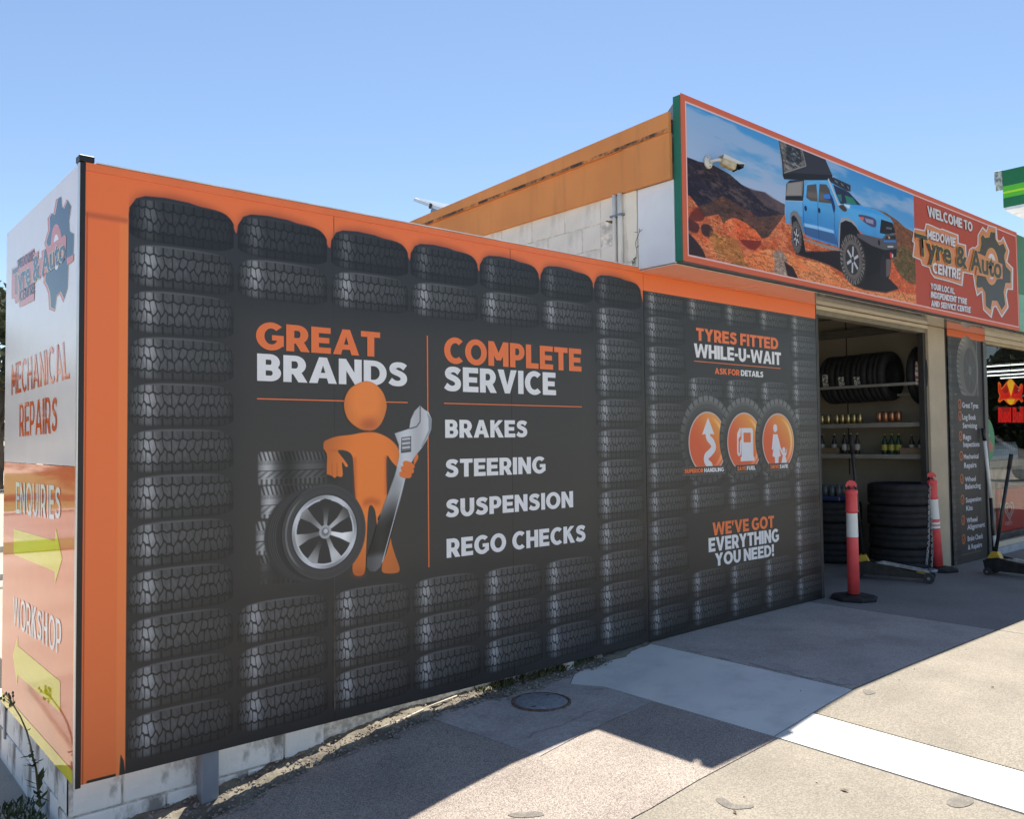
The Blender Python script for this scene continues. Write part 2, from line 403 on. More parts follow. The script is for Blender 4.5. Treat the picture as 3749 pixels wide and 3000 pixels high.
# body
BC = (255, 136, 52); fc = f1_(975, 800)
body = [(925, 505), (1025, 505), (1120, 545), (1190, 610), (1225, 700), (1235, 780), (1215, 800), (1150, 735), (1112, 690), (1108, 850), (1112, 1000), (1105, 1080), (1040, 1180), (1060, 1215),
        (1130, 1280), (1150, 1380), (1180, 1480), (1212, 1570), (1200, 1612), (1120, 1620), (1072, 1600), (1075, 1500), (1040, 1300), (1020, 1130), (985, 1078), (965, 1130), (955, 1300), (948, 1450), (940, 1600), (905, 1638), (850, 1625), (842, 1540), (880, 1420), (905, 1300), (880, 1120), (862, 1000),
        (850, 800), (838, 690), (790, 650), (725, 648), (760, 700), (800, 755), (803, 775), (785, 775), (758, 740), (765, 840), (745, 858), (720, 850), (700, 866), (680, 850), (650, 838), (636, 825), (640, 700), (628, 655), (612, 630), (615, 580), (650, 558), (720, 535), (830, 522)]
FIG = catmull(F(body), 3)
c0 = f1_(980, 850)
W_.poly(FIG, shade(BC, c0[0], c0[1], .30, .62, lo=.80))
W_.poly(F([(930, 1040), (985, 1020), (1060, 1045), (1050, 1085), (990, 1065), (920, 1090)]), (196, 84, 34), soft=5, alpha=.7)
W_.poly(F([(850, 700), (866, 700), (872, 1060), (858, 1060)]), (200, 88, 36), soft=3, alpha=.8)
W_.poly(F([(1098, 690), (1112, 690), (1110, 1000), (1098, 1000)]), (205, 92, 36), soft=3, alpha=.8)
W_.poly(F([(640, 650), (700, 655), (735, 648), (725, 640), (650, 640)]), (206, 92, 36), soft=3, alpha=.7)
for p in ([(676, 745), (680, 745), (682, 850), (677, 850)], [(715, 745), (719, 745), (722, 850), (716, 850)]): W_.poly(F(p), (190, 80, 32), soft=1, alpha=.8)
W_.poly(F([(845, 1590), (940, 1590), (940, 1645), (845, 1645)]), (188, 80, 36), soft=6, alpha=.5)
HEAD = catmull(F([(938, 100), (1020, 125), (1080, 190), (1108, 280), (1100, 350), (1068, 430), (1020, 480), (975, 490), (905, 480), (840, 440), (795, 385), (772, 300), (785, 215), (835, 145)]), 6)
hc = f1_(945, 270); W_.poly(HEAD, shade((255, 142, 62), hc[0]+.0, hc[1]+.02, .155, .235, lo=.86))
W_.poly(F([(890, 440), (930, 405), (1010, 400), (1040, 440), (990, 480), (930, 478)]), (176, 78, 44), soft=9, alpha=.75)
# spanner
sp = [(1373, 292), (1410, 325), (1440, 342), (1466, 400), (1462, 480), (1430, 560), (1390, 625), (1330, 700), (1275, 800), (1258, 870), (1215, 1050), (1165, 1250), (1105, 1470), (1060, 1570), (1020, 1605), (975, 1600), (950, 1565), (955, 1480), (990, 1380), (1060, 1150), (1130, 960), (1180, 820), (1208, 700), (1205, 600), (1172, 512), (1288, 475), (1300, 400), (1330, 335)]
def spcol(X, Z):
    a = f1_(1300, 500)[1]; b = f1_(1050, 1500)[1]; t = np.clip((a-Z)/(a-b), 0, 1)
    l = 208-30*smooth01(.25, .45, t)-150*smooth01(.45, .78, t)+70*smooth01(.93, 1.0, t); l = l+14*np.sin(X*38)
    return l[..., None]*np.array((.98, .99, 1.01), np.float32)
W_.poly(F(sp), spcol)
W_.line(F([(1374, 300), (1373, 420), (1345, 460), (1290, 475)]), .006, (70, 72, 76))
W_.poly(F([(1425, 345), (1466, 400), (1462, 480), (1390, 625), (1380, 620), (1440, 490), (1440, 400)]), (150, 154, 160), soft=1)
W_.poly(F([(1226, 545), (1302, 535), (1302, 658), (1222, 668)]), (70, 72, 76))
for i in range(6): W_.line(F([(1230, 560+i*17), (1296, 552+i*17)]), .012, (205, 206, 210) if i % 2 == 0 else (110, 112, 116))
W_.line(F([(1250, 870), (1165, 1200), (1075, 1530)]), .006, (205, 208, 212)); W_.line(F([(1175, 840), (1060, 1160)]), .004, (120, 122, 126))
# hand on the spanner
for q in ([(1240, 738), (1270, 730), (1325, 755), (1330, 785), (1300, 790), (1245, 770)], [(1222, 778), (1250, 770), (1320, 790), (1322, 825), (1290, 826), (1230, 808)], [(1210, 822), (1235, 812), (1305, 828), (1300, 862), (1260, 866), (1215, 848)], [(1325, 720), (1345, 678), (1358, 682), (1358, 715), (1330, 760)]):
    W_.poly(F(q), (236, 122, 50), curve=4)
    W_.line(F([q[-1], q[-2]]), .004, (190, 82, 34), alpha=.7)
# alloy wheel
wc = f1_(625, 1290); k1 = f1_(625, 915); k2 = f1_(945, 1290)
rz_ = k1[1]-wc[1]; rx_ = k2[0]-wc[0]
dk = (wc[0]-.055, wc[1]-.008)
W_.ell(dk[0]-.03, dk[1], rx_*1.03, rz_*.97, (52, 52, 54), soft=1)
for i in range(9): W_.ell(dk[0]-.018+.005*i, dk[1], rx_*(1.02-.004*i), rz_*(.965), (70, 70, 72) if i % 2 else (40, 40, 42))
W_.ell(wc[0], wc[1], rx_, rz_, (70, 70, 72)); W_.ell(wc[0], wc[1], rx_*.965, rz_*.965, (62, 62, 64))
W_.ell(wc[0], wc[1], rx_*.93, rz_*.93, lambda X, Z: (62+60*np.exp(-(((X-wc[0]+.20)/.05)**2)))[..., None]*np.ones(3, np.float32))
W_.ell(wc[0], wc[1], rx_*.885, rz_*.885, (66, 66, 69)); W_.ell(wc[0], wc[1], rx_*.80, rz_*.80, (40, 40, 42))
def rimc(X, Z):
    a = np.arctan2(Z-wc[1], X-wc[0]); return (150+70*np.cos(a*2+1.0)**2)[..., None]*np.array((1, 1.01, 1.03), np.float32)
W_.ell(wc[0], wc[1], rx_*.775, rz_*.775, rimc); W_.ell(wc[0], wc[1], rx_*.70, rz_*.70, (215, 218, 222)); W_.ell(wc[0], wc[1], rx_*.665, rz_*.665, (42, 42, 44))
for i in range(7):
    a = math.pi/2+i*2*math.pi/7
    def wp(r, da): return (wc[0]+rx_*r*math.cos(a+da), wc[1]+rz_*r*math.sin(a+da))
    g = 150+50*math.cos(a*2+.6)
    W_.poly([wp(.12, -.35), wp(.40, -.20), wp(.68, -.22), wp(.70, 0), wp(.68, .17), wp(.40, .10), wp(.12, .3)], lambda X, Z, g=g, a=a: (g+70*np.sin((np.hypot((X-wc[0])/rx_, (Z-wc[1])/rz_))*5+a))[..., None]*np.ones(3, np.float32))
W_.ell(wc[0], wc[1], rx_*.145, rz_*.145, (176, 178, 182)); W_.ell(wc[0], wc[1], rx_*.09, rz_*.09, (120, 122, 126)); W_.ell(wc[0]+.003, wc[1]+.004, rx_*.05, rz_*.05, (206, 206, 210))
# three round tyres with orange badges (right sheet)
def f3_(x, y):
    q = P(1, 0, 2480+x/4.492, 1420+y/4.492); return (q.x, q.z)
G3 = lambda pts: [f3_(*p) for p in pts]
rows = []
rows = [(4.515, 1.455, .352), (5.015, 1.455, .350), (5.515, 1.455, .350)]
RT = []
for (cx, zc, rr) in rows:
    for r, g in ((1.0, 66), (.975, 100), (.86, 84), (.80, 70), (.70, 62)):
        def col(X, Z, g=g, r=r, cx=cx, zc=zc, rr=rr):
            a = np.arctan2(Z-zc, X-cx); up = .66+.5*smooth01(-.2, 1., (Z-zc)/rr)
            tk = np.where((np.sin(a*30) > .80) & (np.hypot((X-cx)/rr, (Z-zc)/rr) > .86), .5, 1)
            return (g*up*tk)[..., None]*np.ones(3, np.float32)
        W_.ell(cx, zc, rr*r, rr*r, col, n=60)
    rb = .235; zb = 1.428
    ang = [(-.5*math.pi+.66)+i*(2*math.pi-1.32)/50 for i in range(51)]
    bp = lambda s: [(cx+rb*s*math.cos(t), zb+rb*s*math.sin(t)) for t in ang]
    W_.poly(bp(1.05), (214, 190, 184))
    def bc(X, Z, cx=cx, zb=zb, rb=rb):
        t = smooth01(-.6, 1.2, ((X-cx)+(Z-zb))/rb*.8); base = np.array((226, 92, 44), np.float32)[None, None]*(1-t[..., None])+np.array((240, 158, 66), np.float32)*t[..., None]
        h = np.exp(-((np.hypot((X-cx)/rb, (Z-zb)/rb)-.86)/.06)**2)*smooth01(.1, .9, (X-cx)/rb)
        return base+h[..., None]*np.array((60, 70, 90), np.float32)
    W_.poly(bp(1.0), bc)
    RT.append((cx, zb, rb))
WH = (226, 226, 232)
cx, zb, rb = RT[0]
q = lambda x, y: (cx+x*rb, zb+y*rb)
W_.poly([q(.02, .85), q(.36, .28), q(.16, .30), q(-.10, .30), q(-.32, .28)], WH)
pp = [(-.0, .35), (.02, .18), (.22, .02), (.30, -.16), (.12, -.32), (-.10, -.45), (-.10, -.62), (.10, -.76), (.16, -.86)]
pc = [tuple(v) for v in catmull(pp, 6)[:-11]]
W_.line([q(*t) for t in pc], rb*.25, WH)
for t in pc: W_.ell(*q(*t), rb*.125, rb*.125, WH, n=16)
cx, zb, rb = RT[1]; q = lambda x, y: (cx+x*rb, zb+y*rb)
W_.poly([q(-.20, .50), q(.42, .50), q(.50, .44), q(.50, -.50), q(.56, -.52), q(.56, -.66), q(-.28, -.66), q(-.28, -.52), q(-.22, -.50)], WH)
W_.poly([q(-.08, .34), q(.36, .34), q(.36, -.0), q(-.08, -.0)], (226, 112, 56))
W_.line([q(-.26, .48), q(-.42, .30), q(-.44, -.30), q(-.42, -.42), q(-.34, -.44), q(-.28, -.34), q(-.27, .0), q(-.20, .08)], rb*.085, WH)
W_.poly([q(-.30, .50), q(-.22, .50), q(-.26, .22), q(-.44, .10), q(-.46, .28)], WH)
cx, zb, rb = RT[2]; q = lambda x, y: (cx+x*rb, zb+y*rb)
W_.ell(*q(-.20, .50), rb*.13, rb*.15, WH, n=20)
W_.poly([q(-.34, .28), q(-.06, .28), q(.12, -.18), q(.28, -.42), q(.22, -.48), q(.04, -.24), q(.08, -.40), q(.14, -.52), q(-.02, -.56), q(-.04, -.98), q(-.24, -.98), q(-.27, -.56), q(-.42, -.52), q(-.33, -.18), q(-.38, -.30), q(-.46, -.26)], WH)
W_.ell(*q(.34, -.30), rb*.10, rb*.10, WH, n=16)
W_.poly([q(.16, -.20), q(.24, -.40), q(.46, -.40), q(.58, -.20), q(.50, -.50), q(.44, -.52), q(.54, -.78), q(.46, -.80), q(.46, -.98), q(.26, -.98), q(.25, -.80), q(.16, -.78), q(.26, -.52)], WH)
for (cx, zb, rb), hw in zip([(4.465, 0, 0), (5.03, 0, 0), (5.515, 0, 0)], (.27, .155, .155)):
    z1 = 1.246
    W_.poly([(cx-hw-.0, z1), (cx+hw, z1), (cx+hw, z1-.062), (cx-hw, z1-.062)], (120, 112, 108)); W_.poly([(cx-hw+.004, z1-.004), (cx+hw-.004, z1-.004), (cx+hw-.004, z1-.058), (cx-hw+.004, z1-.058)], (44, 42, 42))
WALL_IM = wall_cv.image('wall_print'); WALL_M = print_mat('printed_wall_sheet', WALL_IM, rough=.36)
# ------------------------------------------------------------------ heavy geometric capitals, built from strokes
def _arc(cx, cy, rx, ry, a0, a1, n=14):
    return [(cx+rx*math.cos(R(a0+(a1-a0)*i/n)), cy+ry*math.sin(R(a0+(a1-a0)*i/n))) for i in range(n+1)]
def glyphs(st=.26, hb=.21):
    G = {}
    r = lambda x0, y0, x1, y1: [(x0, y0), (x1, y0), (x1, y1), (x0, y1)]
    def strip(o, i): return ('S', o, i)
    def bowl(x, xs, y0, y1, xr, hb_=hb, st_=st):
        ry = (y1-y0)/2; rx = xr-xs; cy = (y0+y1)/2
        o = [(x, y1)]+_arc(xs, cy, rx, ry, 90, -90, 12)+[(x, y0)]
        i = [(x, y1-hb_)]+_arc(xs, cy, max(.03, rx-st_), ry-hb_, 90, -90, 12)+[(x, y0+hb_)]
        return strip(o, i)
    def ring(cx, cy, rx, ry, a0, a1, st_=st, hb_=hb, n=28): return strip(_arc(cx, cy, rx, ry, a0, a1, n), _arc(cx, cy, rx-st_, ry-hb_, a0, a1, n))
    d = lambda xb0, xb1, xt0, xt1, y0=0, y1=1: [(xb0, y0), (xb1, y0), (xt1, y1), (xt0, y1)]
    G['A'] = (1.02, [d(0, st*1.08, .51-st*.52, .51+st*.30), d(1.02-st*1.08, 1.02, .51-st*.30, .51+st*.52), r(.24, .20, .78, .20+hb*.9)])
    G['B'] = (.80, [r(0, 0, st, 1), bowl(st*.5, .44, .50-hb*.45, 1, .76, hb*.92), bowl(st*.5, .44, 0, .50+hb*.45, .80, hb*.92)])
    G['C'] = (.90, [ring(.52, .5, .52, .52, 48, 312)])
    G['D'] = (.92, [r(0, 0, st, 1), bowl(st*.5, .40, 0, 1, .92)])
    G['E'] = (.74, [r(0, 0, st, 1), r(st*.5, 0, .74, hb), r(st*.5, .5-hb*.48, .68, .5+hb*.48), r(st*.5, 1-hb, .73, 1)])
    G['F'] = (.71, [r(0, 0, st, 1), r(st*.5, .44-hb*.5, .66, .44+hb*.5), r(st*.5, 1-hb, .71, 1)])
    G['G'] = (.96, [ring(.52, .5, .52, .52, 46, 325), r(.54, .36, .95, .36+hb*.85), r(.95-st*.86, .14, .95, .54)])
    G['H'] = (.86, [r(0, 0, st, 1), r(.86-st, 0, .86, 1), r(st*.5, .5-hb*.5, .7, .5+hb*.5)])
    G['I'] = (st, [r(0, 0, st, 1)])
    G['K'] = (.88, [r(0, 0, st, 1), d(st*.6, st*.6, .54, .87, .34, 1.0)[:1]+[(st*.6, .62), (.54, 1), (.86, 1)], [(.56, 0), (.90, 0), (.52, .64), (.30, .46)]])
    G['L'] = (.68, [r(0, 0, st, 1), r(st*.5, 0, .68, hb)])
    G['M'] = (1.02, [r(0, 0, st, 1), r(1.02-st, 0, 1.02, 1), [(0, 1), (st*.98, 1), (.51+st*.1, .50), (.51, .24), (.40, .24), (0, .84)], [(1.02, 1), (1.02-st*.98, 1), (.51-st*.1, .50), (.51, .24), (.62, .24), (1.02, .84)]])
    G['N'] = (.88, [r(0, 0, st, 1), r(.88-st, 0, .88, 1), [(0, 1), (st*.95, 1), (.88, 0), (.88-st*.95, 0)]])
    G['O'] = (1.06, [ring(.53, .5, .53, .52, 0, 360)])
    G['P'] = (.78, [r(0, 0, st, 1), bowl(st*.5, .42, .30, 1, .78, hb*.95)])
    G['Q'] = (1.06, [ring(.53, .5, .53, .52, 0, 360), [(.52, .28), (.68, .40), (1.02, .06), (.86, -.08)]])
    G['R'] = (.82, [r(0, 0, st, 1), bowl(st*.5, .42, .30, 1, .79, hb*.95), [(.52, 0), (.84, 0), (.60, .42), (.30, .36)]])
    def spath(w):
        c = [(.70, .775), (.58, .855), (.43, .885), (.27, .85), (.185, .75), (.21, .635), (.34, .565), (.50, .50), (.62, .40), (.635, .26), (.55, .155), (.40, .115), (.22, .14), (.07, .235)]
        return c
    c = spath(1); c = [(2*c[0][0]-c[1][0], 2*c[0][1]-c[1][1])]+c+[(2*c[-1][0]-c[-2][0], 2*c[-1][1]-c[-2][1])]; c = catmull(c, 4)[4:-8]+[c[-2]]; o = []; i = []
    for k in range(len(c)):
        a, b = c[max(0, k-1)], c[min(len(c)-1, k+1)]; dx, dy = b[0]-a[0], b[1]-a[1]; q = math.hypot(dx, dy) or 1
        w = (hb+(st-hb)*abs(dy/q))*.49
        o.append((c[k][0]-dy/q*w, c[k][1]+dx/q*w)); i.append((c[k][0]+dy/q*w, c[k][1]-dx/q*w))
    G['S'] = (.80, [strip(o, i)])
    G['T'] = (.78, [r(.39-st/2, 0, .39+st/2, 1), r(0, 1-hb, .78, 1)])
    G['U'] = (.86, [strip([(0, 1), (0, .40)]+_arc(.43, .42, .43, .44, 180, 360, 12)+[(.86, .40), (.86, 1)], [(st, 1), (st, .40)]+_arc(.43, .42, .43-st, .44-hb, 180, 360, 12)+[(.86-st, .40), (.86-st, 1)])])
    G['V'] = (.98, [d(.49-st*.45, .49+st*.36, 0, st*1.08), d(.49-st*.36, .49+st*.45, .98-st*1.08, .98)])
    G['W'] = (1.42, [d(.36-st*.46, .36+st*.36, 0, st*1.02), d(.36-st*.36, .36+st*.46, .71-st*.38, .71+st*.38), d(1.06-st*.46, 1.06+st*.36, .71-st*.38, .71+st*.38), d(1.06-st*.36, 1.06+st*.46, 1.42-st*1.02, 1.42)])
    G['Y'] = (.92, [r(.46-st/2, 0, .46+st/2, .46), [(.46-st/2, .44), (.46+st/2, .44), (st*1.08, 1), (0, 1)], [(.46-st/2, .44), (.46+st/2, .44), (.92, 1), (.92-st*1.08, 1)]])
    G['!'] = (.28, [[(.04, .34), (.24, .34), (.28, 1), (0, 1)], r(.02, 0, .26, .24)])
    G["'"] = (.24, [[(.02, .62), (.14, .62), (.24, 1), (.0, 1)]])
    G['-'] = (.40, [r(.02, .34, .38, .34+hb)])
    G['.'] = (.2, [r(0, 0, .2, .2)])
    G[','] = (.2, [[(0, -.14), (.10, -.14), (.22, .22), (0, .22)]])
    return G
GL_HEAVY = glyphs(.285, .225); GL_MED = glyphs(.21, .135)
def layout(txt, G, gap=.09, space=.34):
    x = 0; out = []
    for ch in txt:
        if ch == ' ': x += space; continue
        w, st = G[ch]; out.append((x, st)); x += w+gap
    return out, x-gap
def caps(txt, mapf, matl, parent, G=None, gap=.09, nrm=None, label=None, name='lettering', space=.34):
    """letters on a sheet: mapf(s, t) maps 0..1 along / 0..1 up the line to a world point"""
    G = G or GL_HEAVY; out, W = layout(txt, G, gap, space); mb = MB(); k = 0
    for x, strokes in out:
        for st in strokes:
            off = nrm*(.00025*(k % 7))
            if st[0] == 'S':
                o, i = st[1], st[2]; n = len(o)
                vs = [mapf((x+p[0])/W, p[1])+off for p in o]+[mapf((x+p[0])/W, p[1])+off for p in i]
                mb.add(vs, [(j, j+1, n+j+1, n+j) for j in range(n-1)])
            else:
                vs = [mapf((x+p[0])/W, p[1])+off for p in st]; mb.add(vs, [tuple(range(len(vs)))])
            k += 1
    o = mb.build(name, matl, parent)
    o['label'] = label or ('lettering reading '+txt.capitalize() if False else 'the words "%s"' % txt)
    return o
def quadmap(tl, bl, tr, br):
    tl, bl, tr, br = map(Vector, (tl, bl, tr, br))
    return lambda s, t: (bl*(1-s)+br*s)*(1-t)+(tl*(1-s)+tr*s)*t
def rectmap(x0, x1, z0, z1, y):
    return lambda s, t: Vector((x0+(x1-x0)*s, y, z0+(z1-z0)*t))
def fonttext(txt, mapf, matl, parent, nrm, offset=.0, label=None, name='lettering', spacing=1.0, shear=0, capsh=.70):
    """built-in font, flattened to a mesh; mapf as above with t = 1 at cap height"""
    c = bpy.data.curves.new('t', 'FONT'); c.body = txt; c.offset = offset; c.space_character = spacing; c.shear = shear; c.resolution_u = 3
    to = bpy.data.objects.new('t', c); sc.collection.objects.link(to); bpy.context.view_layer.update()
    me = bpy.data.meshes.new_from_object(to); bpy.data.objects.remove(to); bpy.data.curves.remove(c)
    xs = [v.co.x for v in me.vertices]; x0, x1 = min(xs), max(xs)
    for v in me.vertices: v.co = mapf((v.co.x-x0)/(x1-x0), v.co.y/capsh)+nrm
    me.name = name; o = bpy.data.objects.new(name, me); me.materials.clear(); me.materials.append(matl); link(o, parent)
    o['label'] = label or 'the words "%s"' % txt
    return o
def flat(pts, matl, parent, name, label=None):
    o = MB().add([Vector(p) for p in pts], [tuple(range(len(pts)))]).build(name, matl, parent, label); return o
# ------------------------------------------------------------------ ground
GX = [(-60, -.46), (-6, -.40), (-.5, -.32), (0, -.30), (.6, -.262), (.84, -.23), (1.36, -.157), (1.74, -.113), (2.2, -.09), (2.95, -.08), (3.45, -.03), (3.77, -.006), (4.4, 0), (90, 0)]
def zg(x):
    for (a, za), (b, zb) in zip(GX[:-1], GX[1:]):
        if x <= b: return za+(zb-za)*max(0, (x-a))/(b-a)
    return 0.
def sheet(name, poly, thick, m, parent=None, dz=0., label=None, inset=.004, jit=0, finer=0):
    """slab with the polygon outline, top following the pavement's fall"""
    bm = bmesh.new(); vs = [bm.verts.new((x, y, 0)) for x, y in poly]; f = bm.faces.new(vs)
    bmesh.ops.recalc_face_normals(bm, faces=bm.faces[:])
    if f.normal.z < 0: f.normal_flip()
    for gx, _ in GX[1:-1]:
        bmesh.ops.bisect_plane(bm, geom=bm.verts[:]+bm.edges[:]+bm.faces[:], plane_co=(gx, 0, 0), plane_no=(1, 0, 0))
    if thick:
        r = bmesh.ops.extrude_face_region(bm, geom=bm.faces[:])
        top = [g for g in r['geom'] if isinstance(g, bmesh.types.BMVert)]
        for v in bm.verts: v.co.z = zg(v.co.x)+dz-thick
        for v in top: v.co.z = zg(v.co.x)+dz
        bmesh.ops.recalc_face_normals(bm, faces=bm.faces[:])
    else:
        for v in bm.verts: v.co.z = zg(v.co.x)+dz
    me = bpy.data.meshes.new(name); bm.to_mesh(me); bm.free(); me.materials.append(m)
    o = bpy.data.objects.new(name, me); link(o, parent)
    if label: o['label'] = label
    return o
M_AGG = mat('exposed_aggregate', (.295, .265, .218), rough=.9, scale=2.2, col2=(.235, .212, .175), bump=.55, bscale=150, speck=(170, .76, 1.16), fac=(.35, .7))
M_AGG_SHADE = mat('shade_lifted_aggregate', (.36, .325, .29), rough=.9, scale=1.7, col2=(.46, .42, .375), bump=.4, bscale=120, speck=(150, .80, 1.12), fac=(.3, .7))  # aggregate colour lightened to lift the shade on the slab under the billboard
M_PALE = mat('smooth_new_concrete', (.72, .70, .64), rough=.85, scale=2.0, col2=(.60, .585, .54), bump=.1, bscale=60, fac=(.35, .75))
M_PATCH = mat('old_patch_concrete', (.33, .30, .275), rough=.9, scale=3.4, col2=(.45, .42, .385), bump=.35, bscale=70, speck=(110, .86, 1.12), fac=(.3, .7))
M_ASPH = mat('asphalt', (.28, .24, .21), rough=.9, scale=2.5, col2=(.37, .32, .28), bump=.8, bscale=190, speck=(260, .6, 1.45), fac=(.3, .7))
M_ASPH2 = mat('dark_driveway', (.19, .175, .165), rough=.85, scale=1.4, col2=(.25, .235, .22), bump=.3, bscale=160, speck=(220, .8, 1.2), fac=(.3, .7))
M_SOIL = mat('dry_soil', (.10, .088, .07), rough=.95, scale=9, col2=(.19, .17, .13), bump=1.0, bscale=45, fac=(.4, .6))
M_YARD = mat('pale_yard_gravel', (.33, .29, .24), rough=.95, scale=.7, col2=(.43, .385, .32), bump=.6, bscale=60, fac=(.3, .7))
M_GRASS = mat('grass', (.06, .11, .025), rough=.9, scale=1.3, col2=(.12, .17, .05), bump=1, bscale=30, fac=(.3, .7))
grime(M_PALE, (.50, .50, .47), scale=4, stretch=(1, 1, 1), thr=(.50, .72), amt=.65); grime(M_AGG, (.20, .175, .14), scale=5, stretch=(1, 1, 1), thr=(.56, .70), amt=.5); grime(M_AGG_SHADE, (.24, .215, .19), scale=2.2, stretch=(1, 1, 1), thr=(.5, .7), amt=.55); grime(M_PATCH, (.22, .19, .165), scale=6, stretch=(1, 1, 1), thr=(.5, .68), amt=.6)
def struct(o): o['kind'] = 'structure'; return o
g = bmesh.new()
xs = [-150, -60, -6, -.5, 0, .6, .84, 1.36, 1.74, 2.2, 2.95, 3.45, 3.77, 4.4, 12, 40, 160]; ys = [-140, -40, -12, -4, 0, 4, 14, 40, 200]
grid = [[g.verts.new((x, y, zg(x)-.05)) for y in ys] for x in xs]
for i in range(len(xs)-1):
    for j in range(len(ys)-1): g.faces.new((grid[i][j], grid[i+1][j], grid[i+1][j+1], grid[i][j+1]))
me = bpy.data.meshes.new('ground'); g.to_mesh(me); g.free(); me.materials.append(M_YARD)
ground = struct(link(bpy.data.objects.new('ground', me)))
pav = bpy.data.objects.new('pavement', None); link(pav); pav['kind'] = 'structure'
G_ = .007
# asphalt, two concrete patches and slabs (outlines in metres)
sheet('asphalt_strip', [(1.85, -1.62), (2.926, -1.56), (2.926, -.74), (2.45, -.80), (1.90, -.88), (1.83, .02), (1.3, .0), (.84, -.06), (.45, -.12), (0, -.16), (-.3, .1), (-.45, 3.2), (-1.0, 3.4), (-1.0, -1.60)], .06, M_ASPH, pav, label='dark asphalt strip along the foot of the sign wall')
sheet('concrete_patch', [(1.90, -.873), (2.45, -.793), (2.926, -.733), (2.934, -.34), (2.823, -.148), (2.974, -.028), (2.93, .10), (1.9, .12), (1.838, .02)], .06, M_PATCH, pav, label='rough concrete patch round the manhole cover')
sheet('path_slab', [(2.936, -1.53), (3.765, -1.53), (3.765, -.02), (3.5, -.03), (3.2, .02), (2.98, -.03), (2.83, -.15), (2.94, -.34)], .06, M_PALE, pav, label='smooth pale path slab against the sign wall')
sheet('path_slab', [(2.936, -1.54), (3.315, -1.54), (3.27, -2.6), (3.2, -4.4), (2.82, -4.4), (2.90, -2.7)], .06, M_PALE, pav, label='smooth pale path slab running towards the viewer')
sheet('slab', [(3.775, -1.52), (5.96, -1.52), (5.96, .015), (3.775, .0)], .06, M_AGG_SHADE, pav, label='aggregate slab under the billboard, coloured lighter to lift its shade')
sheet('slab', [(3.325, -1.54), (5.96, -1.54), (5.96, -4.6), (3.21, -4.6), (3.28, -2.6)], .06, M_AGG, pav, label='sunlit exposed aggregate slab right of the pale path')
sheet('slab', [(2.92, -1.567), (2.88, -2.7), (2.80, -4.4), (1.50, -4.4), (1.55, -1.629), (1.855, -1.627)], .06, M_AGG, pav, label='sunlit exposed aggregate slab left of the pale path')
sheet('slab', [(1.54, -1.629), (1.49, -4.4), (-1.6, -4.4), (-1.6, -1.613)], .06, M_AGG, pav)
sheet('slab', [(-1.61, -1.613), (-1.61, -4.4), (-14, -4.4), (-14, -1.61)], .06, M_AGG, pav)
sheet('slab', [(5.97, -1.54), (14, -1.54), (14, -4.6), (5.97, -4.6)], .06, M_AGG, pav)
sheet('slab', [(5.97, -4.61), (14, -4.61), (14, -9), (5.97, -9)], .06, M_AGG, pav)
sheet('slab', [(3.2, -4.61), (5.96, -4.61), (5.96, -9), (3.2, -9)], .06, M_AGG, pav)
sheet('slab', [(-14, -4.41), (3.19, -4.41), (3.19, -9), (-14, -9)], .06, M_AGG, pav)
sheet('driveway', [(5.97, -1.53), (14, -1.53), (14, 2.4), (5.97, 2.4)], .06, M_ASPH2, pav, label='dark smooth driveway in front of the garage opening')
# light repair marks beside the slab joint
for i, (x0, x1, y0, y1) in enumerate(((3.80, 3.90, -.42, -.30), (3.79, 3.89, -.66, -.56), (3.80, 3.93, -1.05, -.80), (3.79, 3.90, -1.26, -1.09), (3.80, 3.92, -1.46, -1.30))):
    sheet('mortar_patch', catmull([(x0, y0), (x1, y0+.02), (x1-.01, y1), (x0+.02, y1-.01)], 3), 0, M_PATCH, pav, dz=.003)
# soil along the foot of the wall
mb = MB(); xs = [0.02+.045*i for i in range(84)]; rows_ = 7
def soil_w(x): return (-.045-.05*max(0, 1-x/1.6)+.03*math.sin(x*7)+.022*math.sin(x*23+1))
V = []
for i, x in enumerate(xs):
    y0 = soil_w(x)
    for j in range(rows_):
        t = j/(rows_-1); y = y0+(.13-y0)*t
        hump = (.045 if x < 1.9 else .028)*t**.8+.012*math.sin(x*31+j*2.1)*t+rnd.uniform(-.006, .006)
        V.append((x, y, zg(x)+.004+(hump if j else -.012)))
mb.add(V, [(i*rows_+j, (i+1)*rows_+j, (i+1)*rows_+j+1, i*rows_+j+1) for i in range(len(xs)-1) for j in range(rows_-1)], True)
struct(mb.build('soil_verge', M_SOIL))
# loose stones on it
mb = MB()
def pebble(mb, x, y, z, r, seed=0):
    rs = random.Random(seed); pts = [Vector(p) for p in ((1,0,0),(-1,0,0),(0,1,0),(0,-1,0),(0,0,1),(0,0,-1))]
    pts = [Vector((p.x*rs.uniform(.6, 1.2), p.y*rs.uniform(.6, 1.2), p.z*rs.uniform(.4, .8)))*r+Vector((x, y, z)) for p in pts]
    mb.add(pts, [(0,2,4),(2,1,4),(1,3,4),(3,0,4),(2,0,5),(1,2,5),(3,1,5),(0,3,5)])
for i in range(1800):
    x = rnd.uniform(.05, 3.3); y = rnd.uniform(soil_w(x)-.03, .10)
    t = max(0, (y-soil_w(x))/(.13-soil_w(x))); pebble(mb, x, y, zg(x)+.006+(.045 if x < 1.9 else .028)*t**.8, rnd.choice((.004, .006, .006, .009, .013)), i)
M_PEB = mat('loose_gravel', (.14, .12, .10), rough=.9, scale=40, col2=(.34, .30, .25), fac=(.3, .7))
gr = mb.build('loose_gravel', M_PEB); gr['kind'] = 'stuff'
mb = MB()
for i in range(130):
    x = rnd.uniform(-.6, 6.5); y = rnd.uniform(-3.6, -.1); pebble(mb, x, y, zg(x)+.002, rnd.choice((.003, .004, .006)), i+4000)
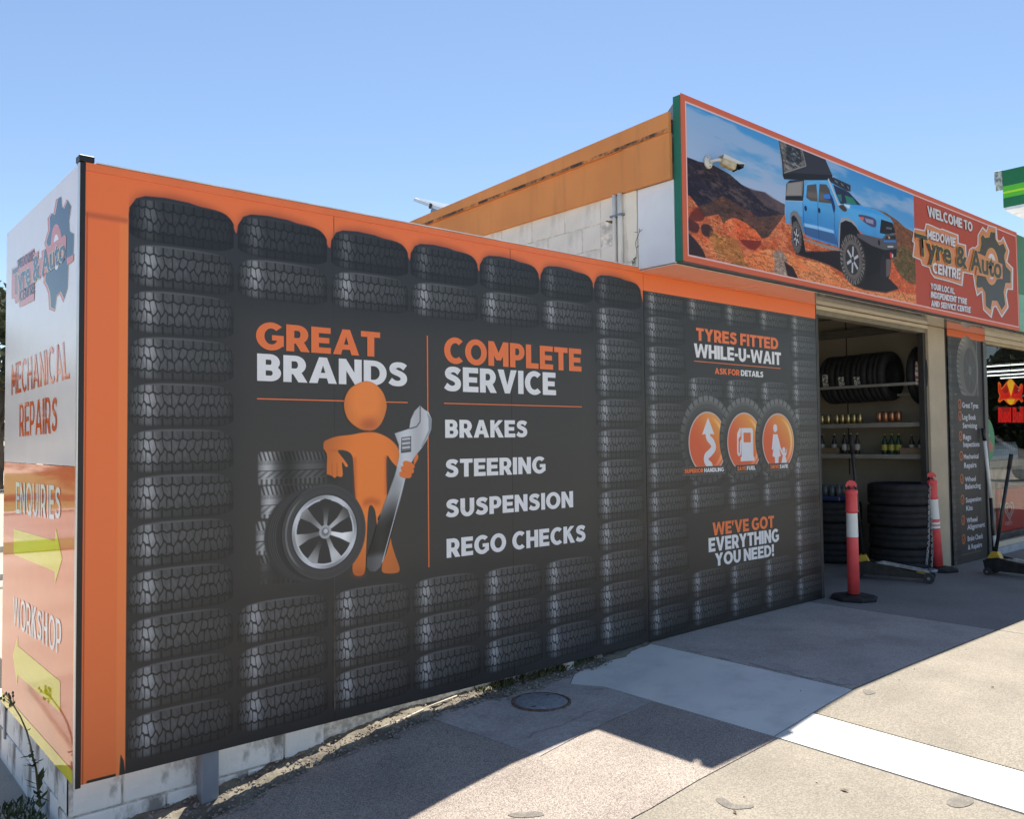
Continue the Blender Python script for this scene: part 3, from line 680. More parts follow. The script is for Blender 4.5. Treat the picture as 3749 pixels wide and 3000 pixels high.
mb.build('scattered_grit', M_SOIL)['kind'] = 'stuff'
# fallen twigs lying in the light at the wall foot
for k, (xa, xb, ya, yb) in enumerate(((1.50, 1.83, .02, .035), (1.78, 2.10, .05, .075))):
    mb = MB(); mb.tube([(xa, ya, zg(xa)+.03), ((xa+xb)/2, ya+.012, zg(xa)+.042), (xb, yb, zg(xb)+.036)], .006, 6)
    tag(mb.build('twig', mat('pale_wood%d' % k, (.5, .45, .36), rough=.8)), ['bleached twig lying in the strip of light under the sign wall', 'shorter bleached twig nearer the manhole cover'][k], 'twig')
# hairline cracks
M_CRK = mat('crack_dirt', (.13, .115, .10), rough=1)
for k, (xa, ya, xb, yb_) in enumerate(((1.95, -.62, 2.6, -.60), (.6, -.6, 1.5, -1.3), (4.6, -.25, 5.3, -.9))):
    n = 22; L_ = []; Rr = []; q = 0
    for i in range(n+1):
        t_ = i/n; q += rnd.uniform(-.014, .014); w_ = .0008+.0012*rnd.random(); x = xa+(xb-xa)*t_-q*.6; y = ya+(yb_-ya)*t_+q
        L_.append((x, y+w_)); Rr.append((x, y-w_))
    mb = MB(); vs = [(x, y, zg(x)+.0022) for x, y in L_+Rr]; mb.add(vs, [(i, i+1, n+2+i, n+1+i) for i in range(n)]); mb.build('crack', M_CRK, pav)
# leaf litter, stains
M_STAIN = mat('grey_stain', (.165, .152, .135), rough=.9, scale=25, col2=(.21, .192, .165), speck=(170, .8, 1.1))
def gp(px, py):
    p = P(2, -.08, px, py)
    for _ in range(3): p = P(2, zg(p.x), px, py)
    return (p.x, p.y)
for q, lab in ((((2620, 2930), (2650, 2926), (2690, 2950), (2755, 2950), (2750, 2962), (2680, 2966), (2640, 2950)), 'grey crescent shaped stain on the slab'), (((3466, 2938), (3500, 2920), (3556, 2925), (3562, 2945), (3520, 2960), (3480, 2955)), 'grey oval stain near the right edge'), (((3160, 2528), (3190, 2530), (3205, 2540), (3180, 2546), (3165, 2540)), 'small grey stain by the slab corner'), (((1860, 2985), (1960, 2975), (1990, 2990), (1900, 2998)), 'faint dark stain')):
    sheet('stain', catmull([gp(*a) for a in q], 4), 0, M_STAIN, pav, dz=.0025, label=lab)
LEAF = mat('dry_leaf', (.14, .09, .04), rough=.8, var=.3)
for k, (px, py, lab) in enumerate(((3090, 2890, 'small brown leaf on the slab left of the pale path'), (2690, 2960, 'tiny dry leaf near the bottom edge of the photo'), (3635, 2568, 'dry leaf lying on the sunlit slab right of the pale path'))):
    p = P(2, zg(3), px, py); p.z = zg(p.x)+.004; a = rnd.uniform(0, 6); mb = MB(); s = .016 if k else .024
    mb.add([p+Vector((math.cos(a)*s, math.sin(a)*s, 0)), p+Vector((-math.sin(a)*s*.4, math.cos(a)*s*.4, .006)), p-Vector((math.cos(a)*s, math.sin(a)*s, -.003)), p+Vector((math.sin(a)*s*.4, -math.cos(a)*s*.4, .004))], [(0, 1, 2, 3)])
    tag(mb.build('fallen_leaf', LEAF), lab, 'leaf')
# manhole cover
mh = thing('manhole_cover', 'round grey manhole cover set in the concrete patch', 'manhole cover', (2.452, -.285, zg(2.45)))
tilt = (zg(2.6)-zg(2.3))/.3
rim = MB(); rim.lathe([(.178, -.01), (.178, .006), (.160, .007), (.158, -.004)], 44, caps=False); rim.build('rim', mat('rusty_iron', (.16, .10, .075), rough=.8, scale=30, var=.4), mh)
lid = MB(); lid.lathe([(.155, -.01), (.155, .005), (.150, .008), (.01, .008)], 44); lid.build('lid', mat('concrete_lid', (.25, .26, .27), rough=.8, scale=30, var=.12, bump=.5, bscale=120, speck=(160, .8, 1.15)), mh)
for a in (.5, 3.6):
    h = MB(); h.box(-.014, .014, -.005, .005, .006, .0095); o = h.build('lifting_hole', BLACK, mh); o.location = (.12*math.cos(a), .12*math.sin(a), 0.0)
# land beyond: verge, kerb and road seen past the end of the sign
def flatbox(name, x0, x1, y0, y1, z0, z1, m): return struct(MB().box(x0, x1, y0, y1, z0, z1).build(name, m))
flatbox('grass_verge', -90, 60, 22.3, 60, -.50, -.36, M_GRASS)
flatbox('kerb', -90, 60, 22.0, 22.28, -.52, -.33, M_PALE)
flatbox('road', -90, 60, 14.6, 21.98, -.50, -.40, mat('road_asphalt', (.24, .225, .21), rough=.9, scale=1.1, col2=(.30, .285, .26), speck=(90, .8, 1.15)))
flatbox('grass_strip', -90, 2.8, 12.6, 14.5, -.50, -.375, M_GRASS)
# ------------------------------------------------------------------ the printed sign wall
NY = Vector((0, -1, 0))
sw = thing('sign_wall', 'long charcoal sign wall printed with tyres, an orange figure and service names', 'sign wall', (0, 0, 0))
def pbox(name, x0, x1, z0, z1):
    o = MB().box(x0, x1, 0, .004, z0, z1).build(name, WALL_M, sw); uv_xz(o, wall_cv); return o
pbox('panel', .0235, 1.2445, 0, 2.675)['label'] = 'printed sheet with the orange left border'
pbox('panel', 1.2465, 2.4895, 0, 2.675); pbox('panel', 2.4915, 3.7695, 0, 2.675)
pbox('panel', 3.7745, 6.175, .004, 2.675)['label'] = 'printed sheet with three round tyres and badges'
MB().bbox(.0, .023, -.004, .05, -.012, 2.712, .002).build('corner_trim', mat('black_trim', (.010, .010, .011), rough=.4), sw, 'black aluminium corner trim')
MB().bbox(-.006, -.0005, -.010, .012, -.02, 2.705, .001).build('trim_edge', ALU, sw)
ORM = mat('orange_flashing', (.93, .20, .05), rough=.3, var=.03)
t = MB(); t.box(.0235, 6.175, -.004, .0, 2.677, 2.712); t.box(.034, 6.175, 0, .05, 2.676, 2.714); fixn(t.build('top_flashing', ORM, sw))
mb = MB(); mb.box(.07, 3.72, -.006, .052, 2.7155, 2.721); mb.build('cap_strip', mat('white_cap', (.8, .8, .8), rough=.3), sw)
mb = MB(); mb.bbox(-.004, .058, -.008, .055, 2.7145, 2.742, .002); mb.build('corner_cap', BLACK, sw, 'dark cap at the left end of the top edge')
mb = MB(); mb.box(.05, 6.16, .006, .05, .006, .05); mb.box(.05, 6.16, .006, .05, 2.62, 2.66); mb.box(.05, 3.7, .006, .05, 1.3, 1.34); mb.build('frame_rail', STEEL, sw)
mb = MB(); mb.bbox(.552, .635, .016, .085, zg(.6)-.1, 2.6, .006); mb.build('post', STEEL, sw, 'galvanised steel post at the left')
mb = MB(); mb.bbox(2.980, 3.043, .03, .09, zg(3)-.1, 2.6, .004); mb.build('post', mat('white_post', (.6, .6, .58), rough=.6, var=.2), sw, 'short white post end near the manhole')
MB().bbox(6.176, 6.187, -.004, .05, .0, 2.69, .002).build('end_trim', mat('dark_trim', (.05, .05, .05), rough=.4), sw)
def wtext(t, x0, x1, z0, z1, m, G=None, gap=.09, lab=None, y=-.0015, space=.34):
    return caps(t, rectmap(x0, x1, z0, z1, y), m, sw, G=G, gap=gap, nrm=NY, label=lab, space=space)
wtext('GREAT', .810, 1.531, 1.934, 2.071, ORANGE, gap=.075); wtext('BRANDS', .816, 1.711, 1.775, 1.912, WHITE, gap=.075)
def hrule(x0, x1, z, w=.006, m=ORANGE): return MB().box(x0, x1, -.0018, -.0002, z-w/2, z+w/2).build('rule', m, sw, 'thin orange rule')
hrule(.816, 1.711, 1.685); hrule(1.966, 3.116, 1.686)
MB().box(1.846, 1.853, -.0018, -.0002, .74, 2.077).build('rule', ORANGE, sw, 'thin vertical orange rule')
wtext('COMPLETE', 1.969, 3.116, 1.925, 2.078, ORANGE, gap=.07); wtext('SERVICE', 1.967, 2.874, 1.758, 1.906, WHITE, gap=.07)
wtext('BRAKES', 1.972, 2.620, 1.483, 1.590, WHITE, gap=.08); wtext('STEERING', 1.971, 2.773, 1.250, 1.357, WHITE, gap=.08)
wtext('SUSPENSION', 1.972, 3.020, 1.015, 1.122, WHITE, gap=.08); wtext('REGO CHECKS', 1.976, 3.135, .780, .891, WHITE, gap=.08)
wtext('TYRES FITTED', 4.388, 5.543, 2.227, 2.327, ORANGE, gap=.05, space=.30); wtext('WHILE-U-WAIT', 4.358, 5.582, 2.094, 2.203, WHITE, gap=.05)
hrule(4.355, 5.576, 2.064)
wtext('ASK FOR', 4.621, 4.956, 1.975, 2.024, ORANGE, gap=.05, space=.26); wtext('DETAILS', 4.977, 5.305, 1.975, 2.024, WHITE, gap=.05)
wtext("WE'VE GOT", 4.552, 5.417, .700, .802, ORANGE, gap=.05, space=.30); wtext('EVERYTHING', 4.497, 5.487, .576, .686, WHITE, gap=.05); wtext('YOU NEED!', 4.575, 5.407, .460, .560, WHITE, gap=.05, space=.30)
for a, b, (x0, xm, x1) in (('SUPERIOR', 'HANDLING', (4.213, 4.452, 4.715)), ('SAVE', 'FUEL', (4.900, 5.028, 5.160)), ('DRIVE', 'SAFE', (5.385, 5.518, 5.655))):
    wtext(a, x0, xm-.006, 1.199, 1.232, ORANGE, gap=.06); wtext(b, xm+.006, x1, 1.199, 1.232, WHITE, gap=.06)
def cut(name, pts, label, y=-.004):
    o = MB().add([Vector((x, y, z)) for x, z in pts], [tuple(range(len(pts)))]).build(name, WALL_M, sw, label); uv_xz(o, wall_cv); return o
cut('printed_head', HEAD, 'round orange head of the printed figure')
cut('printed_figure', FIG, 'orange figure leaning on a stack of tyres', y=-.0012)
cut('printed_spanner', F(sp), 'adjustable spanner held by the figure', y=-.0024)
n = 56; cut('printed_wheel', [(wc[0]+rx_*math.cos(2*math.pi*i/n), wc[1]+rz_*math.sin(2*math.pi*i/n)) for i in range(n)], 'alloy wheel leaning on the tyre stack', y=-.0018)
for (cx, zb, rb), lb in zip(RT, ('badge with a winding arrow', 'badge with a fuel pump', 'badge with a woman and a child')):
    ang = [(-.5*math.pi+.66)+i*(2*math.pi-1.32)/40 for i in range(41)]
    cut('printed_badge', [(cx+rb*1.05*math.cos(t), zb+rb*1.05*math.sin(t)) for t in ang], 'round orange '+lb, y=-.0010)
# ------------------------------------------------------------------ glossy end sign
es = thing('end_sign', 'tall glossy white and orange sign closing the left end of the wall', 'sign', (0, 0, 0))
GW = mat('gloss_white_sheet', (.82, .78, .80), rough=.14, var=.015, coat=.0); GO = mat('gloss_orange_sheet', (.90, .24, .10), rough=.05, var=.02, coat=.0)
GY = mat('gloss_yellow_vinyl', (.85, .76, .0), rough=.04, var=.02, coat=.0); GR = mat('gloss_red_vinyl', (.80, .16, .05), rough=.05, var=.02, coat=.0)
GK = mat('gloss_black_vinyl', (.010, .010, .011), rough=.03, var=.02, coat=.0); GP = mat('gloss_pink_vinyl', (.66, .15, .07), rough=.04, var=.02, coat=.0)
GC = mat('gloss_cream_vinyl', (.70, .60, .30), rough=.04, var=.02, coat=.0); GWT = mat('gloss_white_vinyl', (.88, .88, .9), rough=.08, var=.01, coat=.0)
for m in (GW, GO):                                   # slight waviness of the sheet
    t = m.node_tree; b = t.nodes['Principled BSDF']; no = t.nodes.new('ShaderNodeTexNoise'); no.inputs['Scale'].default_value = 2.2; no.inputs['Detail'].default_value = 1
    bp = t.nodes.new('ShaderNodeBump'); bp.inputs['Strength'].default_value = .12; bp.inputs['Distance'].default_value = .003
    t.links.new(no.outputs['Fac'], bp.inputs['Height']); t.links.new(bp.outputs[0], b.inputs['Normal']); t.links.new(bp.outputs[0], b.inputs['Coat Normal'])
ZS = P(0, 0, 150, 1700).z; YE = 1.60
mb = MB(); mb.box(-.004, .0, .013, YE, ZS, 2.70); mb.build('panel', GW, es, 'glossy white upper sheet')
mb = MB(); mb.box(-.004, .0, .013, YE, .0, ZS-.003); mb.build('panel', GO, es, 'glossy orange lower sheet')
mb = MB(); mb.box(0.002, .04, .06, YE-.02, .0, .04); mb.box(.002, .04, .06, YE-.02, 2.64, 2.68); mb.box(.002, .04, YE-.06, YE-.02, -.2, 2.68); mb.build('frame', STEEL, es)
NXm = Vector((-1, 0, 0))
def S(x, y, k=0): v = P(0, -.0045-.0003*k, x, y); return v
def z7(x, y, k=0): return S(x/1.725, 700+y/1.725, k)
def z8(x, y, k=0): return S(x/1.232, 1600+y/1.232, k)
def s_caps(t, c, m, **kw): return caps(t, quadmap(*c), m, es, G=GL_MED, nrm=NXm, **kw)
s_caps('MECHANICAL', (z7(72, 1098, 2), z7(72, 1290, 2), z7(425, 942, 2), z7(440, 1183, 2)), GR, gap=.14)
s_caps('REPAIRS', (z7(122, 1345, 2), z7(122, 1552, 2), z7(362, 1290, 2), z7(362, 1528, 2)), GR, gap=.14)
s_caps('ENQUIRIES', (z8(72, 205, 2), z8(72, 345, 2), z8(275, 222, 2), z8(275, 378, 2)), GWT, gap=.14)
s_caps('WORKSHOP', (z8(60, 718, 2), z8(60, 850, 2), z8(277, 830, 2), z8(277, 988, 2)), GWT, gap=.14)
flat([z8(*p, 2) for p in ((62, 416), (62, 532), (247, 607), (247, 665), (280, 552), (252, 413), (247, 470))], GY, es, 'arrow', 'yellow arrow pointing right')
flat([z8(*p, 2) for p in ((58, 985), (80, 898), (80, 945), (271, 1105), (271, 1245), (80, 1075), (77, 1122))], GY, es, 'arrow', 'yellow arrow pointing left')
zA = P(0, 0, 255, 2400+1170/2.875).z; flat([(-.0052, .013, .002), (-.0052, YE, .002), (-.0052, YE, zA), (-.0052, .013, zA)], GY, es, 'base_stripe', 'yellow stripe along the bottom edge')
# emblem
def offs(pts, d):
    n = len(pts); out = []; A = sum(pts[i][0]*pts[(i+1) % n][1]-pts[(i+1) % n][0]*pts[i][1] for i in range(n)); sg = 1 if A > 0 else -1
    for i in range(n):
        a, b, c = pts[i-1], pts[i], pts[(i+1) % n]
        n1 = (b[1]-a[1], a[0]-b[0]); n2 = (c[1]-b[1], b[0]-c[0]); l1 = math.hypot(*n1) or 1; l2 = math.hypot(*n2) or 1
        nx, ny = n1[0]/l1+n2[0]/l2, n1[1]/l1+n2[1]/l2; q = math.hypot(nx, ny) or 1; k = min(2.2, 2/q)
        out.append((b[0]+sg*nx/q*d*k, b[1]+sg*ny/q*d*k))
    return out
gearS = [(365, 48), (385, 35), (390, 100), (406, 110), (427, 58), (447, 95), (434, 190), (438, 255), (465, 270), (461, 410), (430, 452), (425, 610), (404, 680), (384, 632), (356, 660), (345, 745), (322, 735), (316, 640), (303, 600), (286, 570), (287, 520), (330, 490), (345, 380), (297, 340), (293, 320), (316, 240), (313, 165), (330, 140), (347, 150)]
orS = [(x-6, y+8) for x, y in gearS]; orS = offs(orS, 7)
orS2 = [(300, 610), (322, 650), (330, 790), (342, 800), (350, 690), (383, 640), (398, 740), (424, 640), (408, 690), (384, 632), (350, 665), (343, 745), (322, 735), (316, 640), (303, 600)]
flat([z7(*p, 1) for p in orS], GP, es, 'emblem_backing', 'reddish outline behind the cog'); flat([z7(*p, 2) for p in offs(gearS, 2.5)], GC, es, 'emblem_outline')
flat([z7(*p, 3) for p in gearS], GK, es, 'emblem_cog', 'dark cog wheel emblem')
flat([z7(355, 1, 0)*0+z7(330+35*math.cos(a)+26, 345+138*math.sin(a), 4) for a in [i*math.pi/14 for i in range(28)]], GP, es, 'emblem_ring')
flat([z7(356+20*math.cos(a), 385+112*math.sin(a), 5) for a in [i*math.pi/14 for i in range(28)]], GWT, es, 'emblem_hub')
flat([z7(*p, 6) for p in ((74, 490), (110, 470), (106, 440), (215, 360), (216, 395), (243, 375), (240, 430), (262, 420), (262, 378), (410, 275), (418, 290), (415, 420), (340, 480), (240, 550), (218, 560), (215, 690), (122, 735), (118, 700), (95, 710), (92, 680), (72, 680))], GP, es, 'emblem_banner', 'reddish banner behind the name')
flat([z7(*p, 6) for p in ((420, 425), (465, 398), (462, 440), (425, 470))], GP, es, 'emblem_banner')
fonttext('Tyre & Auto', quadmap(z7(80, 498, 8), z7(84, 662, 8), z7(410, 290, 8), z7(412, 425, 8)), GC, es, Vector((0, 0, 0)), offset=.05, label='the words "Tyre & Auto", pale outline')
fonttext('Tyre & Auto', quadmap(z7(80, 498, 9), z7(84, 662, 9), z7(410, 290, 9), z7(412, 425, 9)), GK, es, Vector((0, 0, 0)), offset=.022)
s_caps('MEDOWIE', (z7(113, 432, 9), z7(113, 488, 9), z7(212, 372, 9), z7(212, 435, 9)), GK, gap=.14); s_caps('CENTRE', (z7(127, 632, 9), z7(127, 695, 9), z7(217, 575, 9), z7(217, 640, 9)), GK, gap=.14)
# ------------------------------------------------------------------ low block wall under the signs
bw = thing('block_wall', 'low white painted concrete block wall under the sign', 'wall', (0, 0, 0))
M_BLK = grime(mat('painted_block', (.82, .81, .79), rough=.85, scale=5, var=.05, bump=.35, bscale=50), (.10, .085, .07), scale=4.5, stretch=(1, 1, .45), thr=(.53, .66), amt=.8)
M_BLK2 = grime(mat('bare_block', (.23, .21, .18), rough=.95, scale=6, col2=(.36, .34, .30), bump=.9, bscale=40), (.05, .045, .04), scale=5, thr=(.5, .66))
M_MORT = mat('mortar', (.60, .57, .52), rough=.95, scale=30, var=.3)
blockmesh = {}
def block(w, h, d, key, m, parent, x, y, z, rz=0, name='block'):
    k = (round(w, 3), round(h, 3), key)
    if k not in blockmesh:
        b = MB().bbox(0, w, 0, d, 0, h, .004); me = b.mesh('block'); me.materials.append(m); blockmesh[k] = me
    o = bpy.data.objects.new(name, blockmesh[k]); link(o, parent); o.location = (x, y, z); o.rotation_euler = (0, 0, rz); return o
yb = .10
for r, (z0, h) in enumerate(((-.165, .19), (-.365, .19))):
    x = 0.0; xe = 1.24; first = .224 if r == 0 else .42
    while x < xe-.02:
        w = first if x == 0 else .39
        w = min(w, xe-x); block(w-.006, h, .19, 'p', M_BLK, bw, x, yb+rnd.uniform(-.002, .002), z0); x += w+.004
for r, (z0, h) in enumerate(((-.165, .185), (-.365, .19))):
    x = 1.25+.0
    while x < 3.7:
        block(.58 if x < 1.3 else .39, h, .18, 'r', M_BLK2, bw, x, yb+.02, z0); x += .592 if x < 1.3 else .40
# return under the end sign (faces left)
for r, (z0, h) in enumerate(((-.165, .165), (-.365, .19), (-.565, .19))):
    y = .11
    k = 0
    while y < 1.72:
        w = (.39 if (k or r % 2) else .22); o = block(w-.005, h, .19, 'q', M_BLK, bw, 0.012, y+w, z0, rz=-math.pi/2); y += w+.004; k += 1
mb = MB(); mb.box(.02, 3.7, yb+.012, yb+.17, -.6, .018); mb.box(.03, .17, .12, 1.7, -.6, -.004); mb.build('mortar_joint', M_MORT, bw)
mb = MB(); mb.box(0, .018, yb-.002, yb+.03, -.5, .0); mb.build('broken_render', M_MORT, bw)
# yard behind the sign
flatbox('yard', .2, 3.7, .3, 9, -.4, -.02, M_YARD)
# ------------------------------------------------------------------ tyre shop building
XB = 3.727
sb = thing('tyre_shop', 'low painted block workshop and shop with orange fascia and open garage bay', 'shop building', (0, 0, 0))
M_WBLK = grime(mat('white_block', (.82, .80, .73), rough=.85, scale=4, var=.05, bump=.3, bscale=40), (.36, .35, .33), scale=3.2, stretch=(1, 1, .35), thr=(.50, .70), amt=.6)
M_WJ = mat('white_joint', (.74, .72, .66), rough=.95, scale=20, var=.3)
# side wall (faces the low sign): courses of 190 mm blocks
YW0, YW1 = .245, 6.3
me_b = MB().bbox(0, .384, 0, .19, 0, .184, .004).mesh('block'); me_b.materials.append(M_WBLK)
me_h = MB().bbox(0, .189, 0, .19, 0, .184, .004).mesh('block'); me_h.materials.append(M_WBLK)
for r in range(16):
    zt = 3.305-.1905*r
    if r % 2 == 0: ys = [.377+.39*i-.195*0 for i in range(-1, 15)]
    else: ys = [.377-.195+.39*i for i in range(-0, 15)]
    for y in ys:
        if y < YW0-.02 or y > YW1: continue
        o = bpy.data.objects.new('block', me_b); link(o, sb); o.location = (XB+rnd.uniform(0, .0025), y+.387, zt-.187); o.rotation_euler = (0, 0, -math.pi/2)
    yy = ys[0] if ys[0] > YW0 else ys[1]
    if yy-YW0 > .1:
        o = bpy.data.objects.new('block', me_h); link(o, sb); o.location = (XB, yy-.003, zt-.187); o.rotation_euler = (0, 0, -math.pi/2)
MB().box(XB+.006, XB+.15, YW0, YW1+.3, 0, 3.306).build('mortar_joint', M_WJ, sb)
mb = MB(); mb.bbox(XB-.012, XB+.15, .006, YW0-.012, .0, 3.285, .004); mb.build('pilaster', grime(mat('pilaster_render', (.80, .77, .68), rough=.8, var=.04), (.2, .18, .15), thr=(.6, .75)), sb, 'rendered pilaster beside the pipes')
# fascia
def fas(name, x, z0, z1f, z1b, y0, y1, m, d=.03):
    b = MB(); b.add([(x, y0, z0(y0)), (x, y1, z0(y1)), (x, y1, z1b), (x, y0, z1f), (x+d, y0, z0(y0)), (x+d, y1, z0(y1)), (x+d, y1, z1b), (x+d, y0, z1f)], [(0, 1, 2, 3), (7, 6, 5, 4), (0, 4, 5, 1), (1, 5, 6, 2), (2, 6, 7, 3), (3, 7, 4, 0)])
    return fixn(b.build(name, m, sb))
roofz = lambda y: 3.742-.0357*y; stepz = lambda y: 3.603-.0218*(y-.09)
M_FAS = grime(mat('faded_orange_paint', (.72, .285, .085), rough=.7, var=.09, scale=1.3, bump=.08, bscale=14), (.27, .14, .07), scale=6, stretch=(1, 1, .12), thr=(.52, .78), amt=.35)
# black mould line above the step
t = M_FAS.node_tree; b = t.nodes['Principled BSDF']; src = b.inputs['Base Color'].links[0].from_socket
M_FAS2 = M_FAS.copy(); M_FAS2.name = 'mouldy_orange_paint'; t = M_FAS2.node_tree; n = t.nodes; l = t.links; b = n['Principled BSDF']; src = b.inputs['Base Color'].links[0].from_socket
tc = n.new('ShaderNodeTexCoord'); no = n.new('ShaderNodeTexNoise'); no.inputs['Scale'].default_value = 7; no.inputs['Detail'].default_value = 12; no.inputs['Roughness'].default_value = .75; l.new(tc.outputs['Object'], no.inputs['Vector'])
mr = n.new('ShaderNodeMapRange'); mr.inputs[1].default_value = .40; mr.inputs[2].default_value = .54; l.new(no.outputs['Fac'], mr.inputs[0])
mx = n.new('ShaderNodeMix'); mx.data_type = 'RGBA'; l.new(mr.outputs[0], mx.inputs[0]); l.new(src, mx.inputs[6]); mx.inputs[7].default_value = (.05, .04, .03, 1); l.new(mx.outputs[2], b.inputs['Base Color'])
fas('fascia', XB-.050, stepz, roofz(-.33), roofz(9), -.33, 9, M_FAS)['label'] = 'upper orange fascia board'
fas('mould_line', XB-.0515, lambda y: stepz(y)+.001, stepz(-.33)+.026, stepz(9)+.026, -.33, 9, M_FAS2, d=.002)['label'] = 'strip of black mould along the fascia step'
fas('fascia', XB-.030, lambda y: 3.29, stepz(.105)-.002, stepz(9)-.002, .105, 9, M_FAS)['label'] = 'lower orange fascia board'
fas('fascia', XB-.042, lambda y: 3.285, stepz(-.33)-.002, stepz(.10)-.002, -.33, .10, M_FAS)['label'] = 'stepped end piece of the lower fascia'
ROOF = mat('roof_sheet', (.45, .46, .46), rough=.45, metal=.3, var=.08, stretch=(1, 8, 1))
mb = MB(); mb.add([(XB-.05, -.3, roofz(-.3)-.03), (14, -.3, roofz(-.3)-.03), (14, 9, roofz(9)-.03), (XB-.05, 9, roofz(9)-.03)], [(0, 1, 2, 3)]); mb.build('roof', ROOF, sb)
# white end panel of the awning, green strip
WPM = mat('white_end_panel', (.78, .81, .86), rough=.3, var=.02)
mb = MB(); mb.bbox(XB-.006, XB+.02, -.333, -.002, 2.697, 3.283, .002); mb.build('end_panel', WPM, sb, 'plain white end panel of the awning')
# front wall parts
BEIGE = mat('beige_render', (.47, .39, .28), rough=.75, scale=3, var=.07, bump=.12, bscale=50)
INT = mat('interior_board', (.38, .34, .27), rough=.8, scale=2, var=.08)
DKM = mat('dark_steel', (.035, .034, .033), rough=.6, var=.2)
mb = MB(); mb.box(3.90, 6.17, .055, .2, 0, 2.68); mb.build('front_wall', BEIGE, sb)
mb = MB(); mb.bbox(8.545, 8.972, .0, .05, 0, 2.684, .004); mb.build('pillar', BEIGE, sb, 'beige pillar right of the garage opening')
mb = MB(); mb.box(8.975, 9.02, .004, .06, 0, 2.684); mb.box(8.48, 8.543, .03, .09, 0, 2.60); mb.build('door_jamb', DKM, sb)
mb = MB(); mb.bbox(6.195, 8.545, .0, .10, 2.645, 2.682, .003); mb.build('header', CREAM, sb, 'cream header rail over the garage opening')
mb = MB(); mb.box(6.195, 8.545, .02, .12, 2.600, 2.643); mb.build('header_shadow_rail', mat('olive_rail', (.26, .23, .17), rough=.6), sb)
mb = MB(); mb.box(6.19, 6.24, .01, .16, 0, 2.60); mb.build('door_jamb', DKM, sb)
mb = MB(); mb.box(9.06, 9.10, .1, 2.39, 0, 2.95); mb.build('side_wall', INT, sb, 'plain interior wall behind the racks')
mb = MB(); mb.box(9.052, 9.0595, 1.205, 1.215, 1.0, 2.9); mb.build('board_joint', DKM, sb)
mb = MB(); mb.box(6.0, 9.1, 2.41, 2.5, 0, 2.95); mb.box(6.0, 6.1, .2, 2.4, 0, 2.95); mb.build('rear_wall', INT, sb)
mb = MB(); mb.box(6.0, 9.1, .13, 2.5, 2.96, 3.0); mb.build('ceiling', INT, sb)
mb = MB(); mb.box(8.99, 9.05, .06, 2.39, 2.70, 2.79); mb.box(8.97, 9.05, .06, 2.39, 2.762, 2.79); mb.build('roof_beam', mat('beam_grey', (.16, .15, .13), rough=.5), sb, 'dark steel beam under the garage ceiling')
# awning soffit (glossy sheet)
SOF = mat('glossy_soffit', (.60, .56, .50), rough=.12, var=.03, coat=.9, spec=.9)
mb = MB(); mb.box(XB+.004, 13.9, -.328, .0, 2.686, 2.692); mb.build('soffit', SOF, sb, 'glossy soffit under the awning')
mb = MB(); mb.box(XB+.02, 13.9, -.30, .3, 3.60, 3.62); mb.build('awning_deck', ROOF, sb)
mb = MB(); mb.box(XB+.004, 3.9, .0, .2, 2.693, 3.2); mb.box(3.9, 13.9, .05, .2, 2.70, 3.6); mb.build('front_wall', BEIGE, sb)
# shop front right of the black sign
mb = MB(); mb.bbox(10.10, 13.9, -.02, .06, 2.625, 2.684, .003); mb.build('window_head', CREAM, sb); 
mb = MB(); mb.bbox(10.10, 13.9, -.01, .05, 2.585, 2.622, .003); mb.build('window_head', mat('tan_rail', (.50, .40, .24), rough=.6), sb)
mb = MB(); mb.bbox(10.10, 13.9, -.035, .06, .0, .085, .004); mb.build('sill', mat('sill_blue_grey', (.40, .43, .47), rough=.6), sb); mb = MB(); mb.bbox(10.10, 13.9, -.015, .06, .088, .150, .003); mb.build('sill', CREAM, sb)
mb = MB(); mb.bbox(10.10, 10.135, -.005, .05, .152, 2.583, .002); mb.bbox(11.86, 11.90, -.005, .05, .152, 2.583, .002); mb.build('window_frame', DKM, sb)
GLS = bpy.data.materials.new('window_glass'); GLS.use_nodes = True; t = GLS.node_tree; t.nodes.clear(); o_ = t.nodes.new('ShaderNodeOutputMaterial'); mx = t.nodes.new('ShaderNodeMixShader'); fr = t.nodes.new('ShaderNodeFresnel'); fr.inputs[0].default_value = 1.38
tr = t.nodes.new('ShaderNodeBsdfTransparent'); tr.inputs[0].default_value = (.93, .95, .93, 1); gl = t.nodes.new('ShaderNodeBsdfGlossy'); gl.inputs['Roughness'].default_value = .01
t.links.new(fr.outputs[0], mx.inputs[0]); t.links.new(tr.outputs[0], mx.inputs[1]); t.links.new(gl.outputs[0], mx.inputs[2]); t.links.new(mx.outputs[0], o_.inputs[0])
mb = MB(); mb.add([(10.136, .02, .152), (11.859, .02, .152), (11.859, .02, 2.583), (10.136, .02, 2.583)], [(0, 1, 2, 3)]); mb.build('window_glass', GLS, sb)
mb = MB(); mb.add([(11.901, .02, .152), (13.88, .02, .152), (13.88, .02, 2.583), (11.901, .02, 2.583)], [(0, 1, 2, 3)]); mb.build('window_glass', GLS, sb)
SHOPI = mat('shop_interior', (.055, .06, .055), rough=.8, scale=1.2, var=.4)
mb = MB(); mb.box(9.12, 20.1, 4.2, 4.3, 0, 2.95); mb.box(9.12, 9.2, .1, 4.2, 0, 2.95); mb.box(20, 20.1, .1, 4.2, 0, 2.95); mb.box(9.12, 20.1, .1, 4.3, 2.96, 3.0); mb.build('shop_interior_wall', SHOPI, sb)
mb = MB(); mb.box(9.12, 20, .06, 4.2, .0, .02); mb.build('shop_floor', mat('shop_floor', (.25, .24, .22), rough=.4), sb)
mb = MB(); mb.box(9.02, 10.10, .055, .10, 0, 2.68); mb.build('front_wall', BEIGE, sb)
